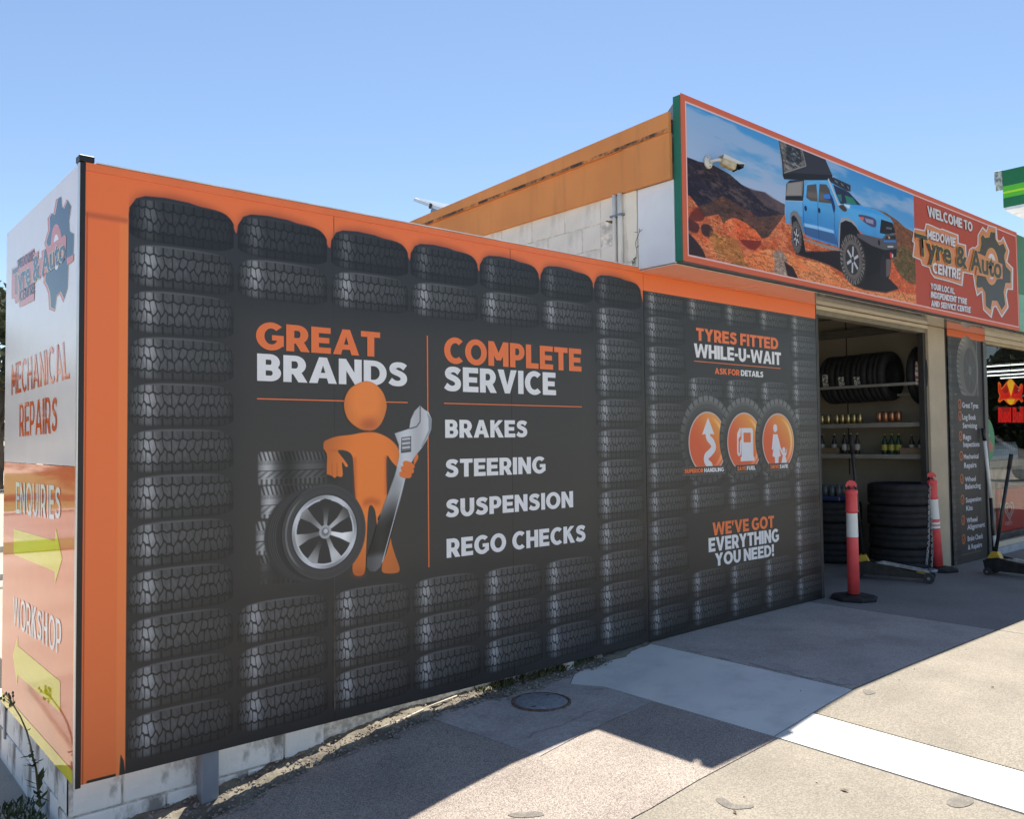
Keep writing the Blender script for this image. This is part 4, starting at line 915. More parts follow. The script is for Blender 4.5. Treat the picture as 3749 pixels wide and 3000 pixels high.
mb = MB(); mb.box(13.91, 20.1, .0, .1, 0, 3.0); mb.build('front_wall', BEIGE, sb); mb = MB(); mb.box(13.91, 20.1, .0, 9, 3.01, 3.1); mb.build('roof', ROOF, sb)
# conduit pipes and weeds on the side wall
cp = thing('downpipe', 'pair of painted conduits running down the white block wall', 'pipe', (XB-.03, .16, 2.7))
for dy, r in ((.045, .016), (-.012, .019)):
    mb = MB(); mb.tube([(0, dy, -2.3), (0, dy, .2), (0, dy, .587)], r, 10); mb.build('pipe', grime(mat('painted_pipe%.2f' % dy, (.80, .78, .71), rough=.5, var=.05), (.15, .12, .1), thr=(.6, .7)), cp)
for z in (.02, .42):
    mb = MB(); mb.box(-.02, .028, -.045, .075, z, z+.014); mb.build('bracket', STEEL, cp)
mb = MB(); mb.box(-.022, .02, .06, .085, .385, .398); mb.tube([(-.005, .075, .39), (-.03, .10, .40)], .006, 6); mb.build('tap', mat('brass', (.2, .15, .07), rough=.5, metal=.6), cp)
WEED = mat('dry_weed', (.10, .10, .045), rough=.9, var=.35); 
def leafq(mb, p, d, w):
    d = Vector(d); s = d.cross(Vector((.3, .2, 1))).normalized()*w; mb.add([p, p+d*.5+s, p+d, p+d*.5-s], [(0, 1, 2, 3)])
wv = MB(); base = Vector((XB-.03, .045, 2.70))
st_ = [base+Vector((0, -.02+.012*math.sin(i*.9)-.004*i, .022*i)) for i in range(14)]; wv.tube(st_, .0022, 5)
for i in range(22):
    p = rnd.choice(st_[:4]) if i < 16 else rnd.choice(st_); leafq(wv, p, (rnd.uniform(-.02, .0), rnd.uniform(-.05, .05), rnd.uniform(-.005, .025)), .0045)
tag(wv.build('weed', WEED), 'thin weed growing up beside the conduits on the block wall', 'weed')
# solar panel on the roof
A = P(1, 4.2, 1516, 724); B1 = P(0, A.x, 1640, 768); B2 = P(1, 4.2, 1665, 753)
sp_ = thing('solar_panel', 'tilted solar panel standing up behind the orange roof edge', 'solar panel', A)
dr = (B1-A).normalized(); up = (B2-A).normalized(); nn = dr.cross(up).normalized()
if nn.z < 0: nn = -nn
def so_(a, b, c): return dr*a+up*b+nn*c
mb = MB(); mb.prism([so_(0, 0, 0), so_(1.6, 0, 0), so_(1.6, 1.0, 0), so_(0, 1.0, 0)], nn*-.04); fixn(mb.build('frame', ALU, sp_))
mb = MB(); mb.prism([so_(.02, .02, .003), so_(1.58, .02, .003), so_(1.58, .98, .003), so_(.02, .98, .003)], nn*.002); fixn(mb.build('cells', mat('glare_white_cells', (.55, .55, .58), rough=.15, coat=.5), sp_))  # cells coloured whitish: glare on the panel put into the base colour
mb = MB(); mb.prism([so_(.34, .04, -.042), so_(1.6, .04, -.042), so_(1.6, .09, -.042), so_(.34, .09, -.042)], nn*-.07); fixn(mb.build('rail', STEEL, sp_))
mb = MB(); mb.prism([so_(.44, .05, -.113), so_(.50, .05, -.113), so_(.50, .09, -.113), so_(.44, .09, -.113)], Vector((0, 0, -.5))); fixn(mb.build('leg', STEEL, sp_))
mb = MB(); mb.prism([so_(.36, -.012, .004), so_(.40, -.012, .004), so_(.40, -.003, .004), so_(.36, -.003, .004)], nn*-.06); fixn(mb.build('clamp', DKM, sp_))
# ------------------------------------------------------------------ billboard with the printed photograph
YB = -.40
bb = thing('billboard', 'long red bordered billboard with a blue off-road ute on red rocks above the garage', 'billboard', (0, 0, 0))
def wb(px, py): q = P(1, YB, px, py); return (q.x, q.z)
b4 = lambda x, y: wb(2400+x/1.917, 300+y/1.917)
bt = lambda x, y: wb(2800+x/3.834, 650+y/3.834)
b5 = lambda x, y: wb(3200+x/2.464, 600+y/2.464)
B4 = lambda p: [b4(*q) for q in p]; BT = lambda p: [bt(*q) for q in p]; B5 = lambda p: [b5(*q) for q in p]
XS = b5(352, 250)[0]                      # where the photograph ends and the red sheet starts
Z0, Z1 = 2.697, 3.877
cvb = Canvas(XB, 10.104, Z0, Z1, 360, (176, 82, 68))
zi, zj = Z0+.052, Z1-.058
cvb.img[:] = np.array((216, 106, 76), np.float32)
cvb.poly([(XB+.050, zi-.012), (10.08, zi-.012), (10.08, zj+.012), (XB+.050, zj+.012)], (236, 200, 200))
X0 = XB+.062
cvb.poly([(X0, zi), (10.068, zi), (10.068, zj), (X0, zj)], (188, 80, 62))
N1 = fbm((cvb.h, cvb.w), 60, 6, 21, aspect=5); N2 = fbm((cvb.h, cvb.w), 26, 5, 5, aspect=1.6, gain=.62); N3 = fbm((cvb.h, cvb.w), 9, 4, 8, aspect=1.4, gain=.7); N4 = fbm((cvb.h, cvb.w), 70, 4, 31, aspect=2.2)
def crop(A, X, Z):
    i = int(round((X[0, 0]-cvb.x0)*cvb.k-.5)); j = int(round((Z[0, 0]-cvb.z0)*cvb.k-.5)); return A[j:j+X.shape[0], i:i+X.shape[1]]
area = cvb.full([(X0, zi), (XS, zi), (XS, zj), (X0, zj)])
def skyc(X, Z):
    t = np.clip((Z-3.25)/.6, 0, 1)[..., None]; r = np.clip((X-5)/2.5, 0, 1)[..., None]
    base = np.array((156, 184, 212), np.float32)*(1-t)+np.array((72, 148, 204), np.float32)*t
    base = base*(1-.35*r)+np.array((50, 138, 208), np.float32)*.35*r*(1)
    c = smooth01(.47, .62, crop(N1, X, Z)+.10*(1-t[..., 0]))[..., None]*.6
    return base*(1-c)+np.array((184, 190, 212), np.float32)*c
cvb.poly([(X0, zi), (XS, zi), (XS, zj), (X0, zj)], skyc)
NF = fbm((cvb.h, cvb.w), 7, 3, 18, aspect=2.6, gain=.75); NS = fbm((cvb.h, cvb.w), 16, 5, 28, aspect=3.2, gain=.68)
for j in range(cvb.h): NS[j] = np.roll(NS[j], int(-(j)*1.6))          # strata dip to the right
def texc(c1, c2, c3, A=N2, B=N3, lo=.36, hi=.66):
    c1, c2, c3 = [np.array(c, np.float32) for c in (c1, c2, c3)]
    def fn(X, Z):
        a = smooth01(lo, hi, crop(A, X, Z)*.55+crop(NS, X, Z)*.45)[..., None]; b = smooth01(.50, .64, crop(NS, X, Z)*.6+crop(NF, X, Z)*.4)[..., None]
        l = (.80+.40*crop(NF, X, Z)+.18*(crop(NS, X, Z)-.5))[..., None]
        rg = smooth01(.0, .045, np.abs(crop(NS, X, Z)-.5))*.35+.65; rh = smooth01(.0, .03, np.abs(crop(N3, X, Z)-.52))*.22+.78
        return ((c1*(1-a)+c2*a)*(1-b*.55)+c3*b*.55)*l*(rg*rh)[..., None]*1.04
    return fn
cvb.poly(B4([(205, 525), (250, 540), (300, 560), (380, 575), (430, 600), (520, 650), (600, 720), (680, 760), (760, 775), (820, 820), (905, 860), (905, 1000), (205, 1000)]), texc((52, 46, 62), (74, 64, 70), (100, 84, 80), N2, N3), clip=area)
cvb.poly(B4([(640, 740), (700, 760), (770, 775), (820, 810), (908, 865), (900, 930), (780, 880)]), (112, 96, 98), alpha=.6, clip=area)
cvb.poly(B4([(205, 880), (300, 870), (380, 850), (470, 800), (560, 850), (640, 900), (720, 950), (905, 930), (940, 1100), (205, 1100)]), texc((84, 66, 62), (130, 92, 76), (60, 46, 48), N2, N3), clip=area)
rock = texc((196, 98, 62), (220, 136, 94), (132, 60, 46), N2, N3, .36, .58)
cvb.poly(B4([(205, 790), (240, 800), (300, 880), (330, 950), (440, 930), (480, 1000), (540, 960), (620, 990), (700, 1040), (745, 1100), (790, 1090), (905, 930), (960, 920), (1850, 1150), (1850, 1600), (205, 1600)]), rock, clip=area)
for q_, c_ in (([(205, 1050), (260, 1090), (330, 1180), (350, 1250), (300, 1250), (205, 1180)], (52, 44, 54)), ([(320, 1010), (370, 1000), (405, 1050), (380, 1090), (330, 1070)], (66, 52, 54)), ([(205, 1190), (250, 1210), (270, 1240), (205, 1240)], (60, 46, 50)),
               ([(290, 880), (340, 950), (310, 980), (230, 960)], (112, 54, 48)), ([(500, 1290), (560, 1265), (650, 1290), (660, 1330), (600, 1320)], (48, 42, 46)), ([(600, 1090), (700, 1080), (740, 1130), (690, 1180), (610, 1140)], (128, 52, 46)), ([(215, 960), (300, 1000), (290, 1060), (215, 1030)], (88, 50, 52)), ([(950, 1330), (1020, 1370), (1010, 1400), (940, 1380)], (70, 52, 50))):
    cvb.poly(B4(q_), c_, soft=1, curve=4, clip=area, alpha=.9)
cvb.poly(B4([(480, 1000), (540, 955), (620, 985), (700, 1045), (740, 1110), (640, 1110), (520, 1100)]), texc((220, 108, 66), (232, 140, 96), (160, 66, 46)), curve=4, clip=area)
cvb.poly(B4([(380, 1050), (470, 1080), (560, 1100), (600, 1180), (640, 1260), (700, 1330), (600, 1300), (500, 1260), (420, 1200)]), texc((172, 120, 70), (204, 146, 84), (120, 74, 48), N3, N3), soft=3, curve=4, alpha=.8, clip=area)
cvb.poly(B4([(620, 1240), (740, 1180), (860, 1190), (1000, 1240), (1180, 1280), (1320, 1380), (1500, 1450), (1840, 1500), (1840, 1580), (1300, 1480), (900, 1380), (700, 1320)]), texc((230, 152, 104), (226, 134, 86), (192, 104, 66), N4, N3), curve=4, clip=area)
cvb.poly(B4([(830, 1195), (880, 1185), (920, 1250), (935, 1340), (930, 1375), (840, 1355), (835, 1280)]), texc((150, 130, 120), (196, 176, 160), (84, 68, 66), N3, N3), curve=3, clip=area)
cvb.poly(B4([(900, 1260), (960, 1300), (1000, 1380), (930, 1375)]), (58, 46, 50), clip=area, soft=1)
for k in range(26):                       # bedding cracks in the rock
    x = rnd.uniform(230, 1750); y = rnd.uniform(1120, 1500) if x > 900 else rnd.uniform(900, 1280)
    w = rnd.uniform(30, 130); cvb.line(B4([(x, y), (x+w*.5, y+w*.10+rnd.uniform(-8, 8)), (x+w, y+w*.28)]), .006, (132, 58, 44) if k % 2 else (244, 184, 134), alpha=.6, clip=area)
# right hand slope
cvb.poly(BT([(1400, 410), (1520, 430), (1700, 500), (1850, 600), (1960, 700), (2110, 780), (2130, 1500), (1400, 1500)]), texc((128, 84, 62), (160, 108, 78), (92, 66, 54), N3, N3), clip=area)
cvb.poly(BT([(1800, 1000), (1950, 950), (2110, 1100), (2130, 1450), (1950, 1480), (1780, 1300)]), texc((100, 84, 56), (126, 108, 72), (150, 96, 70), N3, N3), soft=3, clip=area)
cvb.poly(BT([(1500, 1200), (1780, 1160), (1900, 1380), (2100, 1540), (2120, 1640), (1800, 1600)]), texc((206, 96, 64), (226, 130, 84), (150, 66, 50), N3, N3), soft=2, clip=area)
# shadow under the vehicle
cvb.poly(BT([(430, 1080), (560, 1040), (830, 1040), (1060, 1020), (1700, 1100), (1720, 1400), (1880, 1560), (1700, 1620), (1400, 1580), (1240, 1520), (1080, 1330), (900, 1230), (700, 1160)]), (44, 38, 46), soft=2, clip=area)
# roof tent
cvb.poly(B4([(860, 400), (915, 402), (1060, 450), (1175, 510), (1240, 660), (1100, 660), (960, 670), (892, 655), (885, 560)]), (64, 64, 72), clip=area)
cvb.poly(B4([(862, 400), (1020, 450), (1055, 590), (900, 640), (895, 560)]), texc((126, 120, 116), (96, 92, 92), (160, 152, 146), N3, N3), clip=area)
cvb.poly(B4([(918, 415), (1010, 450), (1025, 560), (960, 610), (915, 540)]), texc((54, 58, 62), (90, 94, 98), (150, 154, 156), N3, N3), clip=area)
cvb.line(B4([(1020, 450), (1055, 590), (900, 640)]), .010, (150, 146, 142), clip=area); cvb.line(B4([(862, 440), (892, 680)]), .006, (150, 150, 156), clip=area)
cvb.poly(B4([(890, 652), (960, 640), (1240, 655), (1235, 690), (1030, 690), (900, 684)]), (44, 44, 50), clip=area)
# roof rack
cvb.poly(BT([(880, 10), (960, 0), (1200, 110), (1200, 200), (1150, 190), (960, 120)]), (60, 62, 72), clip=area)
for i in range(6): cvb.line(BT([(930+i*45, 25+i*20), (990+i*38, 60+i*21)]), .008, (150, 150, 158) if i % 2 else (24, 24, 30), clip=area)
# canopy box and cab
cvb.poly(BT([(345, 45), (545, 30), (545, 330), (285, 320), (300, 90)]), (46, 46, 50), clip=area); cvb.poly(BT([(310, 80), (535, 50), (522, 262), (290, 262)]), (134, 130, 128), clip=area); cvb.poly(BT([(322, 90), (510, 66), (505, 250), (300, 250)]), (150, 146, 142), clip=area)
BLUE = (46, 134, 200)
def bluec(X, Z):
    t = np.clip((Z-2.95)/.45, 0, 1)[..., None]; h = fbm(X.shape, 40, 3, 77, aspect=3)[..., None]
    return (np.array((30, 96, 168), np.float32)*(1-t)+np.array((96, 172, 224), np.float32)*t)*(.9+.2*h)
cabo = [(280, 330), (530, 345), (550, 150), (600, 75), (700, 45), (870, 42), (960, 90), (1190, 215), (1260, 290), (1350, 395), (1560, 450), (1760, 570), (1800, 640), (1800, 800), (1630, 860), (1380, 800), (1290, 720), (1240, 640), (1150, 595), (1060, 610), (1035, 700), (1030, 985), (560, 800), (520, 700), (480, 560), (400, 510), (360, 560), (360, 670), (290, 630)]
cvb.poly(BT(cabo), bluec, clip=area)
cvb.poly(BT([(280, 330), (530, 345), (520, 560), (470, 520), (400, 470), (355, 520), (360, 665), (285, 630)]), (132, 178, 216), alpha=.55, clip=area)
cvb.poly(BT([(540, 640), (740, 680), (960, 740), (970, 790), (740, 730), (545, 690)]), (150, 196, 236), clip=area, soft=1)
cvb.poly(BT([(548, 690), (970, 790), (1020, 960), (560, 800)]), (70, 96, 136), alpha=.75, clip=area)
cvb.poly(BT([(590, 110), (720, 95), (740, 340), (640, 330), (578, 285)]), (96, 90, 88), clip=area); cvb.poly(BT([(765, 95), (860, 100), (905, 170), (950, 370), (750, 345)]), (92, 86, 84), clip=area)
cvb.poly(BT([(592, 200), (732, 220), (738, 300), (600, 280)]), (128, 118, 110), alpha=.6, soft=3, clip=area); cvb.poly(BT([(765, 210), (900, 230), (930, 330), (755, 320)]), (128, 118, 110), alpha=.6, soft=3, clip=area)
cvb.line(BT([(530, 350), (545, 640), (570, 800)]), .005, (22, 60, 110), clip=area); cvb.line(BT([(742, 345), (742, 680), (760, 860)]), .005, (22, 60, 110), clip=area); cvb.line(BT([(970, 400), (975, 700), (1020, 960)]), .005, (22, 60, 110), clip=area)
for q_ in ((570, 435), (760, 465)): cvb.ell(*bt(*q_), .02, .022, (22, 44, 84), clip=area)
cvb.poly(BT([(955, 100), (1180, 210), (1250, 290), (1350, 392), (1060, 370), (1000, 240)]), (48, 58, 84), clip=area)
cvb.poly(BT([(1120, 250), (1230, 290), (1290, 380), (1150, 370)]), (56, 130, 112), clip=area); cvb.poly(BT([(1010, 240), (1070, 240), (1080, 340), (1050, 330)]), (60, 120, 116), clip=area)
cvb.line(BT([(885, 20), (950, 180), (1030, 380), (1120, 420)]), .022, (196, 192, 196), clip=area); cvb.poly(BT([(1040, 395), (1110, 390), (1150, 460), (1110, 480), (1050, 430)]), (84, 66, 58), clip=area, curve=3)
cvb.poly(BT([(820, 250), (840, 228), (900, 230), (935, 260), (970, 350), (985, 440), (965, 500), (940, 400), (920, 330), (830, 300)]), (36, 60, 110), curve=3, clip=area); cvb.poly(BT([(825, 240), (900, 235), (915, 300), (830, 295)]), (70, 130, 200), clip=area, curve=3)
cvb.poly(BT([(1100, 370), (1350, 400), (1560, 460), (1740, 560), (1500, 500), (1200, 420)]), (70, 160, 226), soft=3, clip=area)
cvb.poly(BT([(1110, 370), (1200, 390), (1180, 440), (1110, 400)]), (200, 220, 236), soft=2, clip=area)
cvb.poly(BT([(1310, 535), (1360, 525), (1500, 560), (1560, 610), (1550, 700), (1470, 680), (1380, 620)]), (84, 84, 118), clip=area, curve=3); cvb.poly(BT([(1320, 550), (1390, 560), (1380, 610), (1340, 590)]), (204, 110, 84), clip=area); cvb.poly(BT([(1400, 570), (1520, 600), (1520, 660), (1420, 630)]), (150, 150, 176), clip=area, soft=1)
cvb.poly(BT([(1630, 590), (1790, 640), (1830, 780), (1700, 800), (1610, 780)]), (34, 36, 46), clip=area); cvb.line(BT([(1700, 710), (1780, 720)]), .02, (104, 108, 118), clip=area)
# guards and wheel arches
cvb.poly(BT([(355, 500), (400, 465), (450, 480), (500, 560), (545, 780), (520, 830), (440, 620), (400, 540), (368, 560), (365, 660), (355, 655)]), (128, 128, 132), clip=area); cvb.poly(BT([(370, 560), (400, 530), (440, 570), (500, 700), (540, 850), (570, 1060), (430, 1080), (380, 800)]), (34, 34, 42), clip=area)
cvb.poly(BT([(1055, 600), (1080, 565), (1170, 570), (1250, 620), (1300, 700), (1320, 790), (1280, 800), (1100, 820), (1060, 970), (1030, 990), (1035, 720)]), (160, 162, 168), clip=area); cvb.poly(BT([(1060, 640), (1130, 605), (1210, 630), (1280, 700), (1400, 900), (1680, 1020), (1700, 1300), (1400, 1400), (1100, 1100), (1045, 980)]), (30, 30, 38), clip=area)
cvb.poly(BT([(1640, 1100), (1760, 1100), (1750, 1380), (1690, 1410), (1620, 1390)]), (50, 46, 52), clip=area, curve=3); cvb.poly(BT([(1700, 1150), (1765, 1120), (1755, 1370), (1700, 1400)]), (108, 98, 98), clip=area, soft=1)
# bar work
cvb.poly(BT([(1285, 785), (1420, 810), (1640, 870), (1700, 790), (1840, 800), (1865, 1000), (1840, 1120), (1760, 1150), (1680, 1020), (1500, 960), (1300, 840)]), (96, 92, 98), clip=area); cvb.poly(BT([(1680, 1020), (1850, 1000), (1840, 1110), (1760, 1150), (1680, 1140)]), (36, 34, 42), clip=area)
cvb.poly(BT([(1700, 830), (1830, 815), (1835, 870), (1680, 870)]), (44, 44, 52), clip=area); cvb.poly(BT([(1668, 880), (1835, 885), (1835, 912), (1668, 912)]), (56, 128, 196), clip=area); cvb.ell(*bt(1600, 915), .022, .026, (30, 30, 36), clip=area)
cvb.ell(*bt(1742, 845), .02, .013, (200, 150, 110), clip=area); cvb.poly(BT([(1750, 1060), (1770, 1050), (1800, 1100), (1780, 1140), (1755, 1130)]), (200, 60, 60), clip=area); cvb.ell(*bt(1790, 1100), .014, .02, (206, 200, 204), clip=area); cvb.line(BT([(1720, 972), (1800, 972)]), .014, (196, 196, 204), clip=area)
cvb.poly(BT([(530, 860), (560, 860), (1050, 1015), (1045, 1035), (900, 1010), (540, 880)]), (150, 142, 138), clip=area); cvb.poly(BT([(575, 815), (1010, 950), (1010, 975), (580, 835)]), (84, 144, 206), clip=area)
# wheels
def wheel(cx, cy, rx, ry, hub):
    c = bt(cx, cy); r1 = abs(bt(cx+rx, cy)[0]-bt(cx-rx, cy)[0])/2; r2 = abs(bt(cx, cy-ry)[1]-bt(cx, cy+ry)[1])/2
    cvb.ell(c[0]+r1*.16, c[1], r1*.98, r2, (54, 48, 50), clip=area)
    cvb.ell(c[0], c[1], r1, r2, lambda X, Z: (92+34*np.sign(np.sin(np.arctan2((Z-c[1])/r2, (X-c[0])/r1)*34+crop(N3, X, Z)*9))*(np.hypot((X-c[0])/r1, (Z-c[1])/r2) > .80))[..., None]*np.array((1.02, .98, .97), np.float32), clip=area)
    cvb.ell(c[0]-.004, c[1], r1*.74, r2*.76, (112, 104, 102), clip=area); cvb.ell(c[0]-.004, c[1], r1*.56, r2*.60, (64, 60, 64), clip=area)
    for i in range(6):
        a = i*math.pi/3+.4; cvb.line([(c[0]+.1*r1*math.cos(a), c[1]+.1*r2*math.sin(a)), (c[0]+.5*r1*math.cos(a), c[1]+.54*r2*math.sin(a))], .018*hub, (186, 188, 194), clip=area)
    cvb.ell(c[0], c[1], r1*.12, r2*.13, (60, 60, 66), clip=area)
wheel(440, 840, 72, 225, .8); wheel(1230, 1155, 172, 350, 1.5)
ph = area[..., None]; cvb.img = cvb.img*(1-ph)+np.clip((cvb.img-112)*1.16+108, 8, 250)*ph
BILL_IM = cvb.image('billboard_print'); BILL_M = print_mat('billboard_sheet', BILL_IM, rough=.55, spec=.25)
o = MB().box(XB+.001, 10.104, YB-.002, YB+.002, Z0, Z1).build('face_sheet', BILL_M, bb, 'printed sheet with the photograph of a blue ute'); uv_xz(o, cvb)
GRN = mat('green_paint', (.012, .175, .115), rough=.5, var=.04)
mb = MB(); mb.bbox(XB-.004, XB+.03, YB+.003, -.336, Z0+.002, Z1-.010, .002); mb.build('side_return', GRN, bb, 'dark green end strip of the billboard')
mb = MB(); mb.box(XB+.032, 10.1, YB+.003, -.336, Z0+.001, Z0+.04); mb.box(XB+.032, 10.1, YB+.003, -.336, Z1-.05, Z1-.011); mb.build('frame', STEEL, bb)
mb = MB(); mb.prism([(XB+.03, -.335, Z1-.02), (XB+.03, -.335, Z1-.16), (XB+.03, -.18, Z1-.16)], (.02, 0, 0)); fixn(mb.build('stay', STEEL, bb, 'grey sloping stay behind the billboard'))
KB = Vector((0, -1, 0))
def cb(x, y, k): q = P(1, YB-.004-.0012*k, 3200+x/2.464, 600+y/2.464); return q
WB_ = mat('white_vinyl', (.72, .70, .73), rough=.35, var=.02); OB_ = mat('amber_vinyl', (.70, .22, .08), rough=.35, var=.02); KB_ = mat('black_vinyl', (.022, .021, .018), rough=.4, var=.1); YB_ = mat('yellow_vinyl', (.74, .40, .05), rough=.35, var=.02); SHD = mat('grey_shadow_print', (.20, .06, .05), rough=.4, var=.02)
def bcaps(t, c, m=WB_, k=4, **kw):
    if m is WB_ : caps(t, quadmap(*[cb(x+4, y+6, k-1) for x, y in c]), SHD, bb, nrm=KB, name='lettering_shadow', **kw)
    return caps(t, quadmap(*[cb(x, y, k) for x, y in c]), m, bb, nrm=KB, **kw)
bcaps('WELCOME TO', ((478, 376), (490, 476), (888, 530), (888, 614)), gap=.06, space=.3)
wo_ = [(360, 578), (452, 597), (466, 536), (492, 540), (600, 588), (612, 582), (762, 640), (764, 712), (830, 730), (832, 790), (838, 860), (858, 770), (886, 750), (912, 752), (932, 730), (934, 640), (978, 566), (1012, 600), (1030, 548), (1106, 572), (1116, 690), (1142, 690), (1166, 652), (1222, 786), (1202, 880), (1208, 890), (1256, 940), (1254, 1138), (1206, 1134), (1196, 1180), (1214, 1296), (1152, 1390), (1098, 1290), (1080, 1296), (1060, 1394), (984, 1320), (970, 1160), (928, 1196), (908, 1110), (892, 1000), (810, 984), (798, 1104), (700, 1070), (545, 1030), (512, 990), (496, 938), (432, 916), (418, 870), (346, 838), (360, 716), (344, 700)]
flat([cb(x+5, y+8, 0) for x, y in wo_], SHD, bb, 'emblem_shadow'); flat([cb(x, y, 1) for x, y in wo_], WB_, bb, 'emblem_outline', 'white outline of the emblem')
flat([cb(x, y, 2) for x, y in offs(wo_, -10)], OB_, bb, 'emblem_backing', 'orange backing of the emblem')
g7 = lambda x, y: (862.4+x/3.452*2.464, 369.6+y/3.452*2.464)
gear = [g7(*p) for p in ((268, 340), (322, 350), (325, 430), (378, 515), (425, 485), (462, 575), (438, 640), (440, 690), (460, 780), (520, 845), (518, 990), (455, 988), (430, 1100), (452, 1262), (405, 1330), (352, 1215), (285, 1210), (265, 1330), (208, 1280), (200, 1110), (160, 1040), (102, 1050), (85, 1010), (95, 895), (160, 880), (160, 640), (100, 630), (100, 590), (128, 590), (150, 500), (143, 410), (170, 375), (195, 420), (250, 410))]
flat([cb(x, y, 3) for x, y in offs(gear, 5)], YB_, bb, 'emblem_edge'); flat([cb(x, y, 4) for x, y in gear], KB_, bb, 'emblem_cog', 'black cog wheel emblem')
for (rx, ry, m, k) in ((64, 168, YB_, 5), (59, 160, OB_, 6), (40, 116, WB_, 7)):
    flat([cb(1059+rx*math.cos(i*math.pi/16)+.0, 925+ry*math.sin(i*math.pi/16)+.30*rx*math.cos(i*math.pi/16)*.4, k) for i in range(32)], m, bb, 'emblem_hub')
flat([cb(*p, 8) for p in ((930, 800), (1158, 905), (1160, 1040), (1000, 1018), (918, 1002), (928, 940))], OB_, bb, 'emblem_banner')
ta = ((372, 626), (386, 812), (1152, 852), (1150, 1034))
fonttext('Tyre & Auto', quadmap(*[cb(x, y, 9) for x, y in ta]), YB_, bb, Vector((0, 0, 0)), offset=.055, label='the words "Tyre & Auto", yellow edge')
fonttext('Tyre & Auto', quadmap(*[cb(x, y, 10) for x, y in ta]), KB_, bb, Vector((0, 0, 0)), offset=.027)
bcaps('MEDOWIE', ((480, 592), (480, 672), (738, 668), (732, 750)), k=10, gap=.05); bcaps('CENTRE', ((526, 888), (530, 984), (782, 948), (778, 1046)), k=10, gap=.05)
bcaps('YOUR LOCAL,', ((510, 1074), (512, 1130), (730, 1122), (728, 1176)), gap=.06, space=.3); bcaps('INDEPENDENT TYRE', ((512, 1150), (512, 1206), (838, 1216), (836, 1270)), gap=.05, space=.3); bcaps('AND SERVICE CENTRE', ((515, 1230), (515, 1284), (872, 1292), (870, 1346)), gap=.05, space=.3)
# green fascia continuing to the right
gf = thing('green_fascia', 'green fascia board continuing right of the billboard', 'fascia', (10.11, YB, 2.7))
m_g = mat('green_gradient', (.02, .20, .10), rough=.45, var=.1); mb = MB(); mb.bbox(0, 3.8, 0, .06, .45, 1.16, .003); mb.build('upper_board', m_g, gf); mb = MB(); mb.bbox(0, 3.8, 0.001, .06, .0, .448, .003); mb.build('lower_board', mat('pale_green_print', (.16, .46, .30), rough=.45, var=.1), gf, 'paler green lower board')
# security camera
sc_o = P(1, YB-.004, 2591, 594)
cm = thing('security_camera', 'white bullet security camera on a round bracket on the billboard picture', 'security camera', sc_o); cm.scale = (.76, .76, .76)
WPL = mat('white_plastic', (.62, .62, .60), rough=.45, var=.04); CPL = mat('stained_plastic', (.52, .45, .30), rough=.5, scale=20, var=.2)
Mx = Matrix.Rotation(math.pi/2, 4, 'X')
mb = MB(); mb.lathe([(.062, -.002), (.062, .010), (.054, .018), (.01, .020)], 28, M=Mx); mb.build('base_plate', WPL, cm)
for a in (2.2, 4.9):
    mb = MB(); mb.lathe([(.005, .019), (.005, .023)], 8, M=Mx); o = mb.build('screw', BLACK, cm); o.location = (.044*math.cos(a), 0, .044*math.sin(a))
mb = MB(); mb.tube([(0.005, -.015, 0), (.03, -.05, .012), (.055, -.085, .016), (.10, -.09, .01)], [.018, .015, .016, .02], 12); mb.build('arm', WPL, cm)
ax = Vector((.93, -.28, -.25)).normalized(); sd = ax.cross(Vector((0, 0, 1))).normalized(); uu = sd.cross(ax)
Mc = Matrix((( ax.x, sd.x, uu.x, .095), (ax.y, sd.y, uu.y, -.095), (ax.z, sd.z, uu.z, .018), (0, 0, 0, 1)))
mb = MB(); mb.bbox(-.01, .155, -.036, .036, -.052, .026, .012, M=Mc); mb.build('body', CPL, cm, 'yellowed camera body')
mb = MB(); mb.bbox(.1555, .170, -.034, .034, -.054, .024, .006, M=Mc); mb.build('lens_front', mat('black_gloss', (.01, .01, .012), rough=.08), cm)
mb = MB(); mb.prism([Mc @ Vector(p) for p in ((-.02, -.043, .000), (-.02, -.043, .036), (.235, -.043, .036), (.16, -.043, .008))], sd*.004); mb.prism([Mc @ Vector(p) for p in ((-.02, .039, .000), (-.02, .039, .036), (.235, .039, .036), (.16, .039, .008))], sd*.004)
mb.prism([Mc @ Vector(p) for p in ((-.02, -.043, .036), (.235, -.043, .036), (.235, .043, .036), (-.02, .043, .036))], uu*.004); fixn(mb.build('sun_hood', WPL, cm, 'white sun hood over the camera'))
mb = MB(); mb.box(.172, .228, -.038, .038, -.004, .030, M=Mc); mb.build('hood_lining', BLACK, cm)
# big petrol station canopy at the right
fcn = thing('station_canopy', 'green and lime striped petrol station canopy edge at the top right', 'canopy', (14.0, 1.05, 5.12))
BG = mat('station_green', (.008, .16, .055), rough=.35, var=.1, scale=.5); LG = mat('lime_green', (.10, .50, .03), rough=.35, var=.03); YG = mat('bright_lime', (.42, .80, .02), rough=.35, var=.02)
def band(n, z0, z1, m, px=0.): MB().box(-px, .10, -9, .0, z0, z1).build(n, m, fcn)
band('fascia_band', .40, .66, BG); band('lime_band', .311, .399, LG, .002); band('bright_stripe', .276, .310, YG, .004); band('lime_band', .205, .275, LG, .002); band('fascia_band', .05, .204, BG); 
mb = MB(); mb.box(.0, 6, -9, -.02, .0, .048); mb.build('underside', mat('canopy_white', (.72, .74, .76), rough=.5), fcn)
mb = MB(); mb.box(.1, 6, -9, -.02, .05, .62); mb.build('roof_deck', ROOF, fcn)
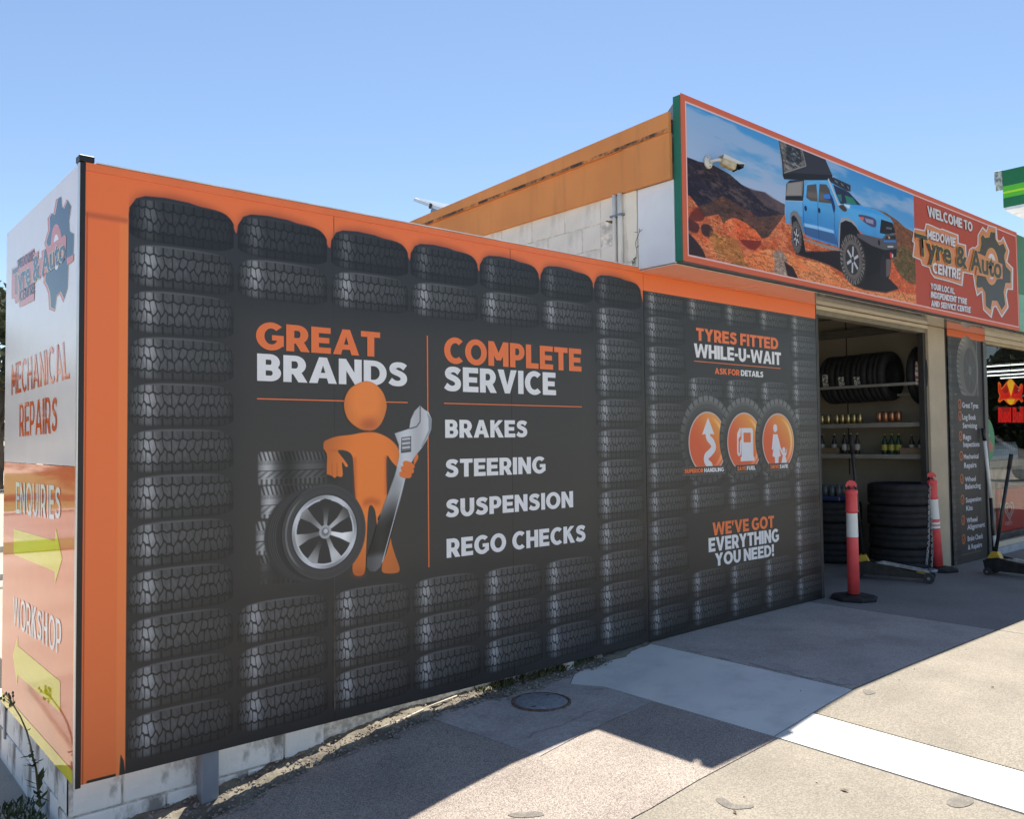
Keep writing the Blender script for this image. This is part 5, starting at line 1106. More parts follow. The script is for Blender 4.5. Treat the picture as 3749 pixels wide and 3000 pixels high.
mb = MB(); mb.bbox(.02, .09, .01, .13, .45, .68, .004); mb.box(.04, .07, .0, .12, .36, .45); mb.build('end_bracket', mat('worn_bracket', (.35, .40, .38), rough=.6, scale=20, var=.5), fcn)
mb = MB(); mb.bbox(2.5, 2.9, -6.4, -6.0, -5.12, .02, .01); mb.build('column', mat('canopy_column', (.7, .7, .7), rough=.5), fcn)
# ------------------------------------------------------------------ the tall black shop sign beside the pillar
ss = thing('service_sign', 'narrow black sign listing services with orange ticks, right of the pillar', 'sign', (0, 0, 0))
cs = Canvas(9.022, 10.10, .0, 2.684, 200, (62, 62, 64)); cs.img *= (.9+.2*fbm((cs.h, cs.w), 14, 4, 3)[..., None])
for z in [2.66-.213*i for i in range(13)]:
    for (x, w) in ((9.00, .17), ): stamp(cs, x, z, w=.42, h=.22, dim=.55)
cs.poly([(9.215, 0), (9.84, 0), (9.84, 1.93), (9.215, 1.93)], (46, 44, 44)); cs.poly([(9.86, 0), (10.1, 0), (10.1, 2.6), (9.86, 2.6)], (56, 55, 56))
cs.poly([(9.022, 2.60), (10.10, 2.60), (10.10, 2.684), (9.022, 2.684)], (226, 110, 60))
cs.ell(9.56, 2.25, .31, .385, lambda X, Z: (96+56*smooth01(.3, 1, (Z-2.25)/.4)*(1-smooth01(9.45, 9.7, X))+16*np.sign(np.sin(Z*110+X*20))*(np.hypot((X-9.56)/.31, (Z-2.25)/.385) > .78)*(X < 9.5))[..., None]*np.array((1, .99, .96), np.float32)); cs.ell(9.63, 2.23, .19, .27, (70, 69, 70)); cs.ell(9.63, 2.23, .035, .05, (150, 150, 150))
for i in range(6):
    a = i*math.pi/3+.3; cs.line([(9.63, 2.23), (9.63+.16*math.cos(a), 2.23+.23*math.sin(a))], .018, (84, 83, 84), soft=1)
cs.poly([(9.17, 1.70), (9.95, 1.70), (9.95, 1.93), (9.17, 1.93)], (46, 44, 44)); cs.line([(9.84, 2.60), (9.85, 2.2), (9.845, 1.94)], .012, (140, 140, 142)); cs.line([(9.18, 1.94), (9.22, 1.94)], .01, (140, 140, 142)); cs.line([(9.24, .10), (9.79, .10)], .008, (120, 118, 118))
SS_IM = cs.image('service_sign_print'); SSM = print_mat('service_sign_sheet', SS_IM, rough=.5)
o = MB().box(9.022, 10.098, -.012, -.004, .0, 2.684).build('panel', SSM, ss); uv_xz(o, cs)
MB().bbox(10.0, 10.098, -.03, -.0125, .0, 2.60, .003).build('edge_trim', mat('grey_trim', (.06, .06, .06), rough=.4), ss)
WT = mat('white_lettering', (.62, .63, .70), rough=.5, var=.02); OT = mat('orange_tick', (.42, .13, .045), rough=.5)
lines = [('Great Tyres', 9.372, 9.835, 1.791, 1.853), ('Log Book', 9.370, 9.76, 1.653, 1.714), ('Servicing', 9.368, 9.78, 1.555, 1.612), ('Rego', 9.374, 9.60, 1.420, 1.482), ('Inspections', 9.368, 9.84, 1.335, 1.393), ('Mechanical', 9.370, 9.80, 1.195, 1.250), ('Repairs', 9.374, 9.73, 1.09, 1.150), ('Wheel', 9.385, 9.70, .930, .985), ('Balancing', 9.387, 9.84, .845, .903), ('Suspension', 9.393, 9.84, .690, .745), ('Kits', 9.397, 9.58, .596, .650), ('Wheel', 9.399, 9.71, .455, .510), ('Alignment', 9.410, 9.93, .375, .432), ('Brake Check', 9.411, 9.86, .243, .300), ('& Repairs', 9.412, 9.82, .145, .200)]
for t_, x0, x1, z0, z1 in lines: fonttext(t_, rectmap(x0, x1, z0, z1, -.014), WT, ss, Vector((0, 0, 0)), offset=.022)
for z in (1.82, 1.685, 1.452, 1.222, .958, .718, .483, .265):
    mb = MB(); n = 20; rr_ = (.052, .034); vs = []
    for r in rr_: vs += [(9.30+r*math.cos(2*math.pi*i/n), -.014, z+.01+r*1.15*math.sin(2*math.pi*i/n)) for i in range(n)]
    mb.add(vs, [(i, (i+1) % n, n+(i+1) % n, n+i) for i in range(n)]); mb.add([(9.275, -.0145, z+.01), (9.30, -.0145, z-.025), (9.345, -.0145, z+.06), (9.335, -.0145, z+.068), (9.30, -.0145, z+.0), (9.285, -.0145, z+.02)], [(0, 1, 2, 3, 4, 5)]); mb.build('tick', OT, ss)
# ------------------------------------------------------------------ bollards
def bollard(x, y, lean, label, bands):
    t = thing('bollard', label, 'bollard', (x, y, .0), 0, 'red and white plastic bollards at the garage')
    mb = MB(); n = 8; mb.lathe([(.205, .0), (.21, .02), (.18, .036), (.06, .044)], n, smooth=False); mb.build('rubber_base', RUBBER, t)
    up = bpy.data.objects.new('post', MB().lathe([(.052, .05), (.050, .50), (.047, .78)], 24).mesh('post')); up.data.materials.append(REDPL); link(up, t); up.rotation_euler = lean
    mb = MB(); mb.lathe([(.0505, .56), (.0485, .775)], 24, caps=False); o = mb.build('reflective_band', REFL, up)
    mb = MB(); mb.lathe([(.047, .78), (.056, .785), (.056, .80), (.051, .81), (.051, .945), (.057, .955), (.057, .975), (.045, .985), (.018, .992), (.018, 1.02)], 24); mb.build('cap', REDPL, up)
    mb = MB(); hp = [(-.045, 1.010), (-.048, 1.030), (-.03, 1.062), (0, 1.072), (.03, 1.062), (.048, 1.030), (.045, 1.010), (.033, 1.012), (.026, 1.026), (.015, 1.02), (-.015, 1.02), (-.026, 1.026), (-.033, 1.012)]
    ha = Vector((-.46, .888, 0)); hb_ = Vector((.888, .46, 0)); mb.prism([ha*a-hb_*.012+Vector((0, 0, z)) for a, z in hp], hb_*.024); fixn(mb.build('handle', REDPL, up))
    mb = MB(); mb.tube([(.02, -.02, 1.0), (.04, 0, 1.0), (.02, .02, 1.0), (-.02, .02, 1.0), (-.04, 0, 1.0), (-.02, -.02, 1.0), (.02, -.02, 1.0)], .005, 6); mb.build('chain_hook', BLACK, up)
    if bands:
        for z in (.50, .46):
            mb = MB(); mb.lathe([(.0515, z), (.0512, z+.028)], 24, caps=False); mb.build('tape', REFL, up, 'torn white tape')
            mb = MB(); mb.lathe([(.0525, z-.006), (.0525, z-.002)], 24, caps=False); mb.build('wire', BLACK, up)
    return t
bollard(6.362, -.205, (0, 0, 0), 'red and white plastic bollard at the left edge of the garage opening', False)
bollard(8.565, -.03, (R(-1.8), R(-2.1), 0), 'leaning red and white bollard with torn white tape, by the pillar', True)
# grey chain hanging from the far bollard
mb = MB(); CH = mat('grey_chain', (.55, .55, .55), rough=.5, metal=.1)
def chainlinks(pts):
    for i in range(len(pts)-1):
        a, b = Vector(pts[i]), Vector(pts[i+1]); d = (b-a); c = (a+b)/2; t = d.normalized(); s = (t.cross(Vector((.3, 1, 0))).normalized() if i % 2 else t.cross(Vector((1, -.3, 0))).normalized())
        mb.tube([c+t*.021*math.cos(q*math.pi/4)+s*.011*math.sin(q*math.pi/4) for q in range(9)], .0042, 5, caps=False)
def hang(a, b, n): return [Vector(a).lerp(Vector(b), i/n)+Vector((0, 0, -.0)) for i in range(n+1)]
c1 = [(8.49, -.005, .985), (8.466, .005, .80), (8.455, .01, .55), (8.44, .012, .32), (8.37, .012, .08)]; c2 = [(8.505, -.01, .97), (8.497, .0, .7), (8.495, .0, .42), (8.495, .0, .22), (8.47, .0, .05)]
for c in (c1, c2):
    pts = []
    for a, b in zip(c[:-1], c[1:]):
        n = max(1, int((Vector(b)-Vector(a)).length/.031)); pts += hang(a, b, n)[:-1]
    chainlinks(pts+[Vector(c[-1])])
for i in range(7): chainlinks([(8.34+.02*i, -.01+.02*math.sin(i*2), .02+.012*(i % 2)), (8.365+.02*i, .0+.02*math.sin(i*2+1), .025)])
tag(mb.build('chain', CH), 'grey chain hanging down from the leaning bollard', 'chain')
# ------------------------------------------------------------------ trolley jacks
def jack(name, label, loc, rz, hdir, hlen, arm):
    t = thing('trolley_jack', label, 'trolley jack', loc, rz, 'black trolley jacks outside the garage')
    JB = mat('jack_black'+name, (.02, .02, .022), rough=.35, scale=20, var=.4)
    for s in (-1, 1):
        mb = MB(); mb.prism([(-.36, s*.085, .05), (-.38, s*.085, .15), (-.24, s*.085, .19), (.10, s*.085, .12), (.36, s*.085, .075), (.36, s*.085, .04)], (0, s*.012, 0)); fixn(mb.build('side_frame', JB, t))
        for x, r in ((.33, .052), (-.33, .038)):
            mb = MB(); mb.lathe([(r, 0), (r, .035)], 20, M=Matrix.Translation((x, s*.115+(-.035 if s < 0 else 0)+(.02 if s < 0 else -.02), r)) @ Matrix.Rotation(-math.pi/2, 4, 'X')); w = mb.build('wheel', DKM, t)
            mb = MB(); mb.lathe([(r*.3, 0), (r*.3, .004)], 10, M=Matrix.Translation((x, s*(.137), r)) @ Matrix.Rotation(-math.pi/2, 4, 'X')); mb.build('hub', STEEL, w)
    mb = MB(); mb.bbox(-.36, -.16, -.083, .083, .10, .17, .01); mb.build('hydraulic_unit', JB, t)
    mb = MB(); mb.prism([(-.16, -.035, .165), (-.10, -.035, .185), (.34, -.035, .115), (.34, -.035, .09)], (0, .07, 0)); fixn(mb.build('lift_arm', mat('arm_grey'+name, (.38, .38, .36), rough=.5, scale=20, var=.3), t, 'pale lift arm'))
    mb = MB(); mb.box(.20, .30, -.037, .037, .116, .134, M=Matrix.Rotation(0.15, 4, 'Y')); mb.build('label_plate', YELLOW, t)
    mb = MB(); mb.lathe([(.045, .10), (.045, .125), (.03, .13)], 18, M=Matrix.Translation((.36, 0, 0))); mb.build('saddle', STEEL, t)
    mb = MB(); mb.tube([(-.36+.0, -.09, .06), (-.37, .09, .06)], .012, 8); mb.tube([(.33, -.12, .052), (.33, .12, .052)], .012, 8); mb.build('axle', STEEL, t)
    mb = MB(); mb.prism([(-.36, -.045, .165), (-.22, -.045, .165), (-.26, -.045, .24), (-.31, -.045, .24)], (0, .09, 0)); fixn(mb.build('handle_socket', YELLOW, t, 'yellow handle socket'))
    a = Vector((-.285, 0, .235)); d = Vector(hdir).normalized()
    mb = MB(); mb.tube([a, a+d*hlen*.45, a+d*hlen], .014 if name == 'a' else .018, 10); h = mb.build('handle', JB, t)
    mb = MB(); mb.tube([a+d*hlen*.86, a+d*(hlen+.01)], .021, 10); mb.build('grip', RUBBER, h)
    return t
def loc_dir(v, rz): c, s = math.cos(-rz), math.sin(-rz); return (c*v[0]-s*v[1], s*v[0]+c*v[1], v[2])
j1 = jack('a', 'black trolley jack with a pale arm on the garage threshold, handle leaning left', (7.64, .03, 0), -1.22, loc_dir((-.2, .0, 1.23), -1.22), 1.25, 1)
hb2 = Vector((8.72, -.555, .235)); ht2 = P(0, 8.86, 3702, 1667)
j2 = jack('b', 'black trolley jack below the shop window, thick handle leaning right', (8.72, -.84, 0), -math.pi/2, loc_dir(tuple(ht2-hb2), -math.pi/2), (ht2-hb2).length, 1)
# white roll leaning on the service sign
mb = MB(); 
wr = thing('light_tube_roll', 'long white tube leaning upright against the service sign', 'tube', (9.93, -.06, 0))
mb = MB(); mb.tube([(.02, -.02, .72), (-.03, .01, 1.40)], .020, 12); mb.build('white_tube', REFL, wr); mb = MB(); mb.tube([(-.0305, .01, 1.401), (-.045, .02, 1.55)], .021, 12); mb.build('black_end', BLACK, wr); mb = MB(); mb.tube([(.05, -.03, .02), (.021, -.02, .719)], .018, 12); mb.build('black_pole', BLACK, wr)
mb = MB(); mb.tube([(.035, -.045, .14), (.030, -.045, .27)], .020, 12); mb.build('white_sleeve', REFL, wr)
# ------------------------------------------------------------------ tyres
def tyre_mesh(ro=.33, ri=.20, w=.20):
    prof = [(ri, -w*.40), (ri+.02, -w*.46), (ro-.05, -w*.5), (ro-.012, -w*.46), (ro, -w*.38), (ro+.001, -w*.15), (ro-.006, -w*.14), (ro-.006, -w*.12), (ro+.001, -w*.11), (ro+.001, w*.11), (ro-.006, w*.12), (ro-.006, w*.14), (ro+.001, w*.15), (ro, w*.38), (ro-.012, w*.46), (ro-.05, w*.5), (ri+.02, w*.46), (ri, w*.40), (ri-.004, 0), (ri, -w*.40)]
    m = MB(); m.lathe(prof, 40, caps=False); return m
TY = tyre_mesh().mesh('tyre'); TY.materials.append(RUBBER); TYF = tyre_mesh(.34, .21, .235).mesh('tyre'); TYF.materials.append(RUBBER)
def tyre(me, loc, rot, label, group):
    o = bpy.data.objects.new('tyre', me); link(o); o.location = loc; o.rotation_euler = rot; return tag(o, label, 'tyre', group)
ordn = ['bottom', 'second from the floor', 'third from the floor', 'top']
for k in range(4): tyre(TYF, (8.52+rnd.uniform(-.015, .015), .34+rnd.uniform(-.015, .015), .118+.236*k), (0, 0, k), ordn[k]+' tyre of the right hand floor stack in the garage', 'tyres stacked on the garage floor')
for k in range(3): tyre(TYF, (8.50+rnd.uniform(-.02, .02), 1.16+rnd.uniform(-.02, .02), .118+.236*k), (0, 0, k), ['bottom', 'middle', 'top'][k]+' tyre of the left hand floor stack in the garage', 'tyres stacked on the garage floor')
for k, y in enumerate((.20, .30)[:0]): pass
LABEL = mat('paper_label', (.75, .75, .72), rough=.6, scale=60, col2=(.12, .12, .12), fac=(.48, .52)); LABO = mat('orange_paper_label', (.78, .74, .72), rough=.6, scale=25, col2=(.48, .14, .05), fac=(.5, .56), stretch=(1, 1, .4))
RX = 8.72; TYS = tyre_mesh(.288, .18, .205).mesh('tyre'); TYS.materials.append(RUBBER)
names = ['leftmost tyre hanging on the wall rack, with a tall paper label', 'second tyre on the wall rack, with a paper label', 'third tyre on the wall rack, with two small labels', 'fourth tyre of the group on the wall rack, without a label']
for k, y in enumerate((1.17, .975, .78, .585)):
    t = tyre(TYS, (RX+.02+.01*(k % 2), y, 2.155+.004*k), (math.pi/2, 0, 0), names[k], 'tyres hanging on the wall rack')
    if k < 3:
        n = 6; a0, a1 = [(2.95, 3.55), (3.1, 3.55), (3.15, 3.6)][k]; vs = []
        for i in range(n+1):
            a = a0+(a1-a0)*i/n; vs += [(.292*math.cos(a), .292*math.sin(a), -.035), (.292*math.cos(a), .292*math.sin(a), .035)]
        mb = MB(); mb.add(vs, [(2*i, 2*i+1, 2*i+3, 2*i+2) for i in range(n)]); mb.build('label_strip', LABEL, t)
t = tyre(TYF, (RX+.12, .13, 2.16), (math.pi/2, 0, 0), 'single tyre with an orange and white label at the right end of the wall rack', 'tyres hanging on the wall rack')
n = 8; vs = []
for i in range(n+1):
    a = 2.75+.8*i/n; vs += [(.345*math.cos(a), .345*math.sin(a), -.0), (.345*math.cos(a), .345*math.sin(a), .10)]
mb = MB(); mb.add(vs, [(2*i, 2*i+1, 2*i+3, 2*i+2) for i in range(n)]); mb.build('label_strip', LABO, t)
# rack and shelves
rk = thing('rack', 'grey steel rack with two shelves and a tyre rail along the garage wall', 'rack', (8.62, 0, 0))
SH = mat('shelf_grey', (.38, .37, .34), rough=.45, metal=.3, var=.1)
for y in (.10, 2.30):
    mb = MB(); mb.bbox(-.03, .01, y-.02, y+.02, 0, 2.62, .002); mb.build('upright', DKM, rk)
for z in (1.245, 1.605):
    mb = MB(); mb.bbox(-.03, .42, .08, 2.34, z, z+.012, .002); mb.bbox(-.045, -.031, .08, 2.34, z-.030, z+.016, .002); mb.bbox(-.052, -.046, .08, 2.34, z-.034, z-.012, .001); mb.build('shelf', SH, rk)
mb = MB(); mb.bbox(-.21, -.19, .08, 2.34, 2.030, 2.062, .003); mb.bbox(.20, .22, .08, 2.34, 1.93, 1.96, .003); mb.build('tyre_rail', SH, rk)
# goods on the shelves
def canm(r=.033, h=.12): return MB().lathe([(r*.8, 0), (r, .008), (r, h-.012), (r*.82, h)], 14).mesh('can')
GOLD = mat('gold_can', (.36, .25, .06), rough=.25, metal=.7, scale=30, col2=(.5, .45, .3)); COPP = mat('copper_can', (.42, .16, .07), rough=.25, metal=.6, scale=12, col2=(.5, .36, .26))
for (mt, ys, gl, lab) in ((GOLD, [.86+.072*i for i in range(5)]+[1.26, 1.34, 1.42], 'gold cans on the upper rack shelf', 'gold can in the row at the left of the upper shelf'), (COPP, [.40+.075*i for i in range(4)], 'copper cans on the upper rack shelf', 'copper coloured can in the pack on the upper shelf')):
    me = canm(); me.materials.append(mt); ORD = ['first', 'second', 'third', 'fourth', 'fifth', 'sixth', 'seventh', 'eighth']
    for q_, y in enumerate(sorted(ys, reverse=True)):
        o = bpy.data.objects.new('can', me); link(o); o.location = (8.66, y, 1.618+(.014 if mt is COPP else 0)); tag(o, ORD[q_]+' from the left, '+lab, 'can', gl)
KRAFT = mat('kraft_card', (.22, .16, .10), rough=.85, var=.1)
def carton(x0, x1, y0, y1, z, h, lab):
    t = thing('carton_tray', lab, 'carton tray', (x0, y0, z)); w, d = x1-x0, y1-y0
    mb = MB(); mb.box(0, w, 0, d, 0, .004); mb.build('base', KRAFT, t)
    mb = MB(); mb.box(0, .004, 0, d, .0045, h); mb.box(w-.004, w, 0, d, .0045, h); mb.box(.0045, w-.0045, 0, .004, .0045, h); mb.box(.0045, w-.0045, d-.004, d, .0045, h); mb.build('side', KRAFT, t)
carton(8.60, 8.86, .345, .70, 1.6175, .012, 'flat cardboard sheet under the copper cans')
carton(8.60, 8.86, .10, .37, 1.2585, .075, 'open cardboard tray at the right of the lower shelf'); carton(8.60, 8.86, 1.13, 1.50, 1.2585, .075, 'open cardboard tray at the left of the lower shelf')
def bottle(h, r, m, capm, x, y, z, lab, grp):
    o = MB().lathe([(r*.9, 0), (r, .01), (r, h*.58), (r*.42, h*.78), (r*.36, h*.94)], 14).build('bottle', m); o.location = (x, y, z); tag(o, lab, 'bottle', grp)
    MB().lathe([(r*.42, h*.94), (r*.42, h)], 10).build('cap', capm, o); MB().lathe([(r*1.02, h*.2), (r*1.02, h*.48)], 14, caps=False).build('bottle_label', capm, o)
GRB = mat('green_bottle', (.015, .05, .022), rough=.2); YLB = mat('yellow_label', (.42, .38, .06), rough=.5); BRB = mat('dark_bottle', (.035, .028, .024), rough=.2); WLB = mat('pale_label', (.40, .40, .38), rough=.5)
for i, y in enumerate((.41, .49, .57)): bottle(.235, .034, GRB, YLB, 8.66, y, 1.2585, ['rightmost', 'middle', 'leftmost'][i]+' green bottle with a yellow label beside the right cardboard tray', 'green bottles on the lower rack shelf')
for i, y in enumerate((.17, .27)): bottle(.22, .03, BRB, WLB, 8.68, y, 1.263, ['right hand', 'left hand'][i]+' dark bottle standing in the right cardboard tray', 'dark bottles in the right tray')
for i, y in enumerate((.90, .98, 1.06)): bottle(.25, .032, BRB, WLB, 8.66, y, 1.2585, ['rightmost', 'middle', 'leftmost'][i]+' dark bottle with a pale label beside the left cardboard tray', 'dark bottles on the lower rack shelf')
for i, y in enumerate((1.20, 1.36)): bottle(.24, .03, BRB, WLB, 8.68, y, 1.263, ['right hand', 'left hand'][i]+' dark bottle standing in the left cardboard tray', 'dark bottles in the left tray')
wp_ = thing('water_pack', 'clear and blue wrapped pack of bottles on the left floor stack', 'bottle pack', (8.36, 1.0, .712))
mb = MB(); mb.bbox(0, .24, -.02, .34, 0, .055, .01); mb.build('blue_wrap', mat('blue_wrap', (.05, .07, .20), rough=.3), wp_)
for i in range(4):
    for j in range(2):
        mb = MB(); mb.lathe([(.036, .056), (.036, .13), (.015, .17), (.014, .185)], 12, M=Matrix.Translation((.07+.11*j, .02+.085*i, 0))); mb.build('bottle', mat('clear_grey%d%d' % (i, j), (.10, .12, .13), rough=.2), wp_)
# ------------------------------------------------------------------ inside and on the shop window
def wpt(x, y, yy): return P(1, yy, x, y)
e5 = lambda x, y, yy: P(1, yy, 3500+x/5.39, 1380+y/5.39)
ns = thing('neon_sign', 'red and yellow energy drink logo sign hanging in the shop window', 'neon sign', e5(1085, 480, .09))
nl = ns.location.copy()
NR = mat('lit_red', (.5, .01, .01), rough=.3, emit=((1, .03, .02), .18)); NO = mat('lit_orange', (.6, .12, .02), rough=.3, emit=((1, .18, .03), .18)); NYL = mat('lit_yellow', (.7, .4, .02), rough=.3, emit=((1, .55, .02), .25)); NDR = mat('deep_red', (.22, .01, .015), rough=.3, emit=((.8, .03, .03), .12))
def e5f(pts, m, nm, lab=None, yy=.09): return flat([e5(x, y, yy)-nl for x, y in pts], m, ns, nm, lab)
e5f([(825, 120), (850, 95), (885, 135), (895, 215), (920, 200), (990, 110), (1050, 45), (1100, 40), (1150, 100), (1200, 170), (1240, 210), (1265, 150), (1300, 130), (1315, 160), (1310, 330), (1290, 380), (1330, 470), (1300, 515), (1240, 450), (1190, 500), (1160, 540), (1085, 562), (1020, 530), (990, 500), (940, 455), (860, 515), (825, 480), (860, 380), (835, 300)], NO, 'outline', yy=.10)
e5f([(1010, 130), (1050, 60), (1100, 55), (1150, 120), (1120, 250), (1085, 380), (1050, 250)], NYL, 'sun_disc', 'yellow disc of the logo', .098); e5f([(1000, 445), (1165, 445), (1130, 530), (1085, 555), (1035, 525)], NYL, 'sun_disc', None, .098)
for s in (-1, 1):
    f = lambda x, y: (1085+s*(x-1085)*-1 if s > 0 else x, y)
    mir = lambda pts: [(x, y) if s < 0 else (2170-x, y) for x, y in pts]
    e5f(mir([(840, 150), (880, 170), (890, 250), (930, 230), (1005, 140), (1050, 300), (1080, 400), (1000, 440), (940, 430), (880, 460), (845, 480), (880, 380), (850, 300)]), NR, 'bull_shape', 'red animal shape of the logo', .096); e5f(mir([(915, 260), (1000, 160), (1040, 260), (1000, 330), (940, 320)]), NDR, 'bull_shadow', None, .094)
rb_ = [(830, 600), (1092, 600), (1092, 905), (830, 905)]; e5f([(1110, 600), (1195, 600), (1200, 690), (1255, 690), (1265, 590), (1340, 590), (1340, 905), (1115, 905)], NDR, 'letter_plate', None, .10); e5f(rb_, NDR, 'letter_plate', None, .10)
tl, bl, tr_, br_ = [e5(x, y, .094)-nl for x, y in ((838, 615), (838, 890), (1085, 612), (1085, 890))]
fonttext('Red', quadmap(tl, bl, tr_, br_), NR, ns, Vector((0, 0, 0)), offset=.03)
tl, bl, tr_, br_ = [e5(x, y, .094)-nl for x, y in ((1122, 612), (1122, 890), (1330, 605), (1330, 890))]; fonttext('Bull', quadmap(tl, bl, tr_, br_), NR, ns, Vector((0, 0, 0)), offset=.03)
for x in (1085,): mb = MB(); q = e5(x, 40, .095)-nl; mb.tube([q, q+Vector((0, 0, .6))], .003, 5); mb.build('cord', BLACK, ns)
# round green poster
c = P(1, .012, 3500+560/5.39, 1380+1270/5.39); c = Vector((10.14, .012, 1.41)); ps = thing('window_poster', 'round green poster with a red patch stuck inside the shop window', 'poster', c)
GPO = mat('poster_green', (.03, .26, .11), rough=.5, var=.1); RPO = mat('poster_red', (.48, .10, .08), rough=.5, var=.1)
def disc(r0, r1, m, nm, k, a0=-90, a1=90): return flat([(r0*math.cos(R(a0+(a1-a0)*i/24)), -.0008*k, r1*math.sin(R(a0+(a1-a0)*i/24))) for i in range(25)], m, ps, nm)
disc(.25, .27, GPO, 'disc', 0); flat([(.0, -.002, .0), (.10, -.002, -.01), (.17, -.002, -.06), (.16, -.002, -.15), (.0, -.002, -.10)], RPO, ps, 'red_patch'); flat([(.01, -.002, .08), (.075, -.002, .075), (.08, -.002, .035), (.01, -.002, .04)], WT, ps, 'lettering_patch')
# bottles of water lined up on a shelf behind the glass
sh_ = thing('display_shelf', 'pale display shelf behind the shop window', 'shelf', (10.30, .25, 1.04)); MB().bbox(0, 2.4, 0, .4, 0, .09, .004).build('top', mat('shelf_cream', (.62, .56, .45), rough=.5), sh_); MB().bbox(.05, 2.35, .1, .4, -1.0, -.002, .004).build('front', mat('shelf_front', (.40, .38, .34), rough=.6, scale=6, var=.3), sh_)
WTR = mat('water_bottle', (.30, .42, .46), rough=.15, var=.2); WTB = mat('blue_label', (.06, .26, .46), rough=.4, var=.3); me = MB().lathe([(.036, 0), (.038, .01), (.038, .17), (.018, .215), (.016, .24)], 12).mesh('water_bottle'); me.materials.append(WTR); mlb = MB().lathe([(.0385, .06), (.0385, .13)], 12, caps=False).mesh('bottle_label'); mlb.materials.append(WTB)
for i in range(13):
    for j in range(2):
        o = bpy.data.objects.new('water_bottle', me); link(o); o.location = (10.95+.085*i, .32+.09*j, 1.1315); tag(o, 'small clear water bottle in the %s row on the display shelf' % ('front' if j == 0 else 'back'), 'bottle', 'water bottles %s row' % ('front' if j == 0 else 'back')); l_ = bpy.data.objects.new('bottle_label', mlb); link(l_, o)
# ice cream freezer
q0 = Vector((11.30, .30, .16)); fz = thing('ice_cream_freezer', 'red ice cream freezer with a white heart emblem behind the shop window', 'freezer', q0)
FR = mat('freezer_red', (.75, .05, .04), rough=.4, var=.06); MB().bbox(0, 1.3, 0, .6, 0, .58, .02).build('cabinet', FR, fz); MB().bbox(-.01, 1.31, -.01, .61, .582, .68, .02).build('lid', mat('freezer_grey', (.22, .23, .23), rough=.3), fz)
hc_ = P(1, .285, 3500+752/3.92, 1680+740/3.92)-q0
def heart(s, t): return Vector((.055*s*16*math.sin(t)**3/16*1.3, -.012, .05*s*(13*math.cos(t)-5*math.cos(2*t)-2*math.cos(3*t)-math.cos(4*t))/13))
for s0, s1 in ((2.4, 1.9), (1.45, 1.0)):
    n = 40; mb = MB(); vs = [hc_+heart(s0, 2*math.pi*i/n) for i in range(n)]+[hc_+heart(s1, 2*math.pi*i/n) for i in range(n)]; mb.add(vs, [(i, (i+1) % n, n+(i+1) % n, n+i) for i in range(n)]); mb.build('heart_emblem', mat('heart_white%.1f' % s0, (.62, .60, .60), rough=.5), fz)
z0 = hc_.z-.20; caps('STREETS', rectmap(hc_.x-.13, hc_.x+.13, z0, z0+.045, -.012), WT, fz, G=GL_MED, gap=.14, nrm=NY)
for k, (a, b) in enumerate(((.05, .45), (-.02, .30))): MB().box(a+.0, a+.08, -.016, -.012, b, b+.10).build('price_card', mat('card%d' % k, (.5, .52, .54), rough=.5), fz)
bn = thing('bin', 'dark box shaped bin just behind the window left of the freezer', 'bin', (10.45, .35, .16)); MB().bbox(0, .42, 0, .35, 0, .74, .03).build('body', mat('bin_grey', (.16, .17, .17), rough=.5), bn); MB().bbox(-.01, .43, -.01, .36, .742, .86, .05).build('lid', mat('bin_dark', (.04, .045, .045), rough=.4), bn)
# ceiling tubes (lit)
TUBE = mat('lit_tube', (.8, .8, .8), emit=((.93, 1, .97), 1.3))
for k, (ax_, ay_, bx_, by_) in enumerate(((1370, 1050, 1800, 1010), (1370, 1165, 2156, 1095), (1380, 1235, 2156, 1175), (1700, 1275, 2156, 1245))):
    a = P(2, 2.70, 3350+ax_/5.403, 1150+ay_/5.403); b = P(2, 2.70, 3350+bx_/5.403, 1150+by_/5.403)
    x = (a.x+b.x)/2; yb_, ya = a.y, min(b.y, a.y-.9); ya = max(.3, ya)
    t = thing('ceiling_tube', ['short lit tube nearest the window top', 'second lit ceiling tube from the top', 'third lit ceiling tube from the top', 'lowest lit ceiling tube'][k], 'light tube', (x, ya, 2.70), 0, 'lit ceiling tubes in the shop')
    MB().tube([(0, 0, 0), (0, yb_-ya, 0)], .010, 10).build('tube', TUBE, t); MB().box(-.03, .03, -.03, yb_-ya+.03, .03, .07).build('fitting', mat('fitting%d' % k, (.5, .5, .5)), t)
# ------------------------------------------------------------------ weeds at the left corner
def weed(px, label, seed):
    rs = random.Random(seed); mb = MB(); pts = [P(0, -.09, x/2.875, 2400+y/2.875) for x, y in px]; mb.tube(pts, [.006*(1-.6*i/len(pts)) for i in range(len(pts))], 6); lf = MB()
    for p in pts[:len(pts)//2]:
        for _ in range(9): leafq(lf, p+Vector((0, 0, rs.uniform(-.03, .03))), (rs.uniform(-.07, .04), rs.uniform(-.07, .07), rs.uniform(-.02, .06)), rs.uniform(.008, .018))
    for p in pts[len(pts)//2:-1]: leafq(lf, p, (rs.uniform(-.04, .02), rs.uniform(-.03, .03), .015), .005)
    t = thing('tall_weed', label, 'weed', (0, 0, 0)); 
    bud = MB()
    for _ in range(12):
        q = pts[-1]+Vector((rs.uniform(-.03, .03), rs.uniform(-.03, .03), rs.uniform(-.05, .03))); mb.tube([pts[-2], q], .0016, 4); bud.lathe([(.001, -.008), (.006, 0), (.004, .008), (.001, .010)], 6, M=Matrix.Translation(q))
    mb.build('stem', WEED, t); lf.build('leaves', mat('weed_leaf%d' % seed, (.055, .09, .03), rough=.8, var=.4), t); bud.build('seed_head', mat('seed_head%d' % seed, (.13, .11, .07), rough=.9), t)
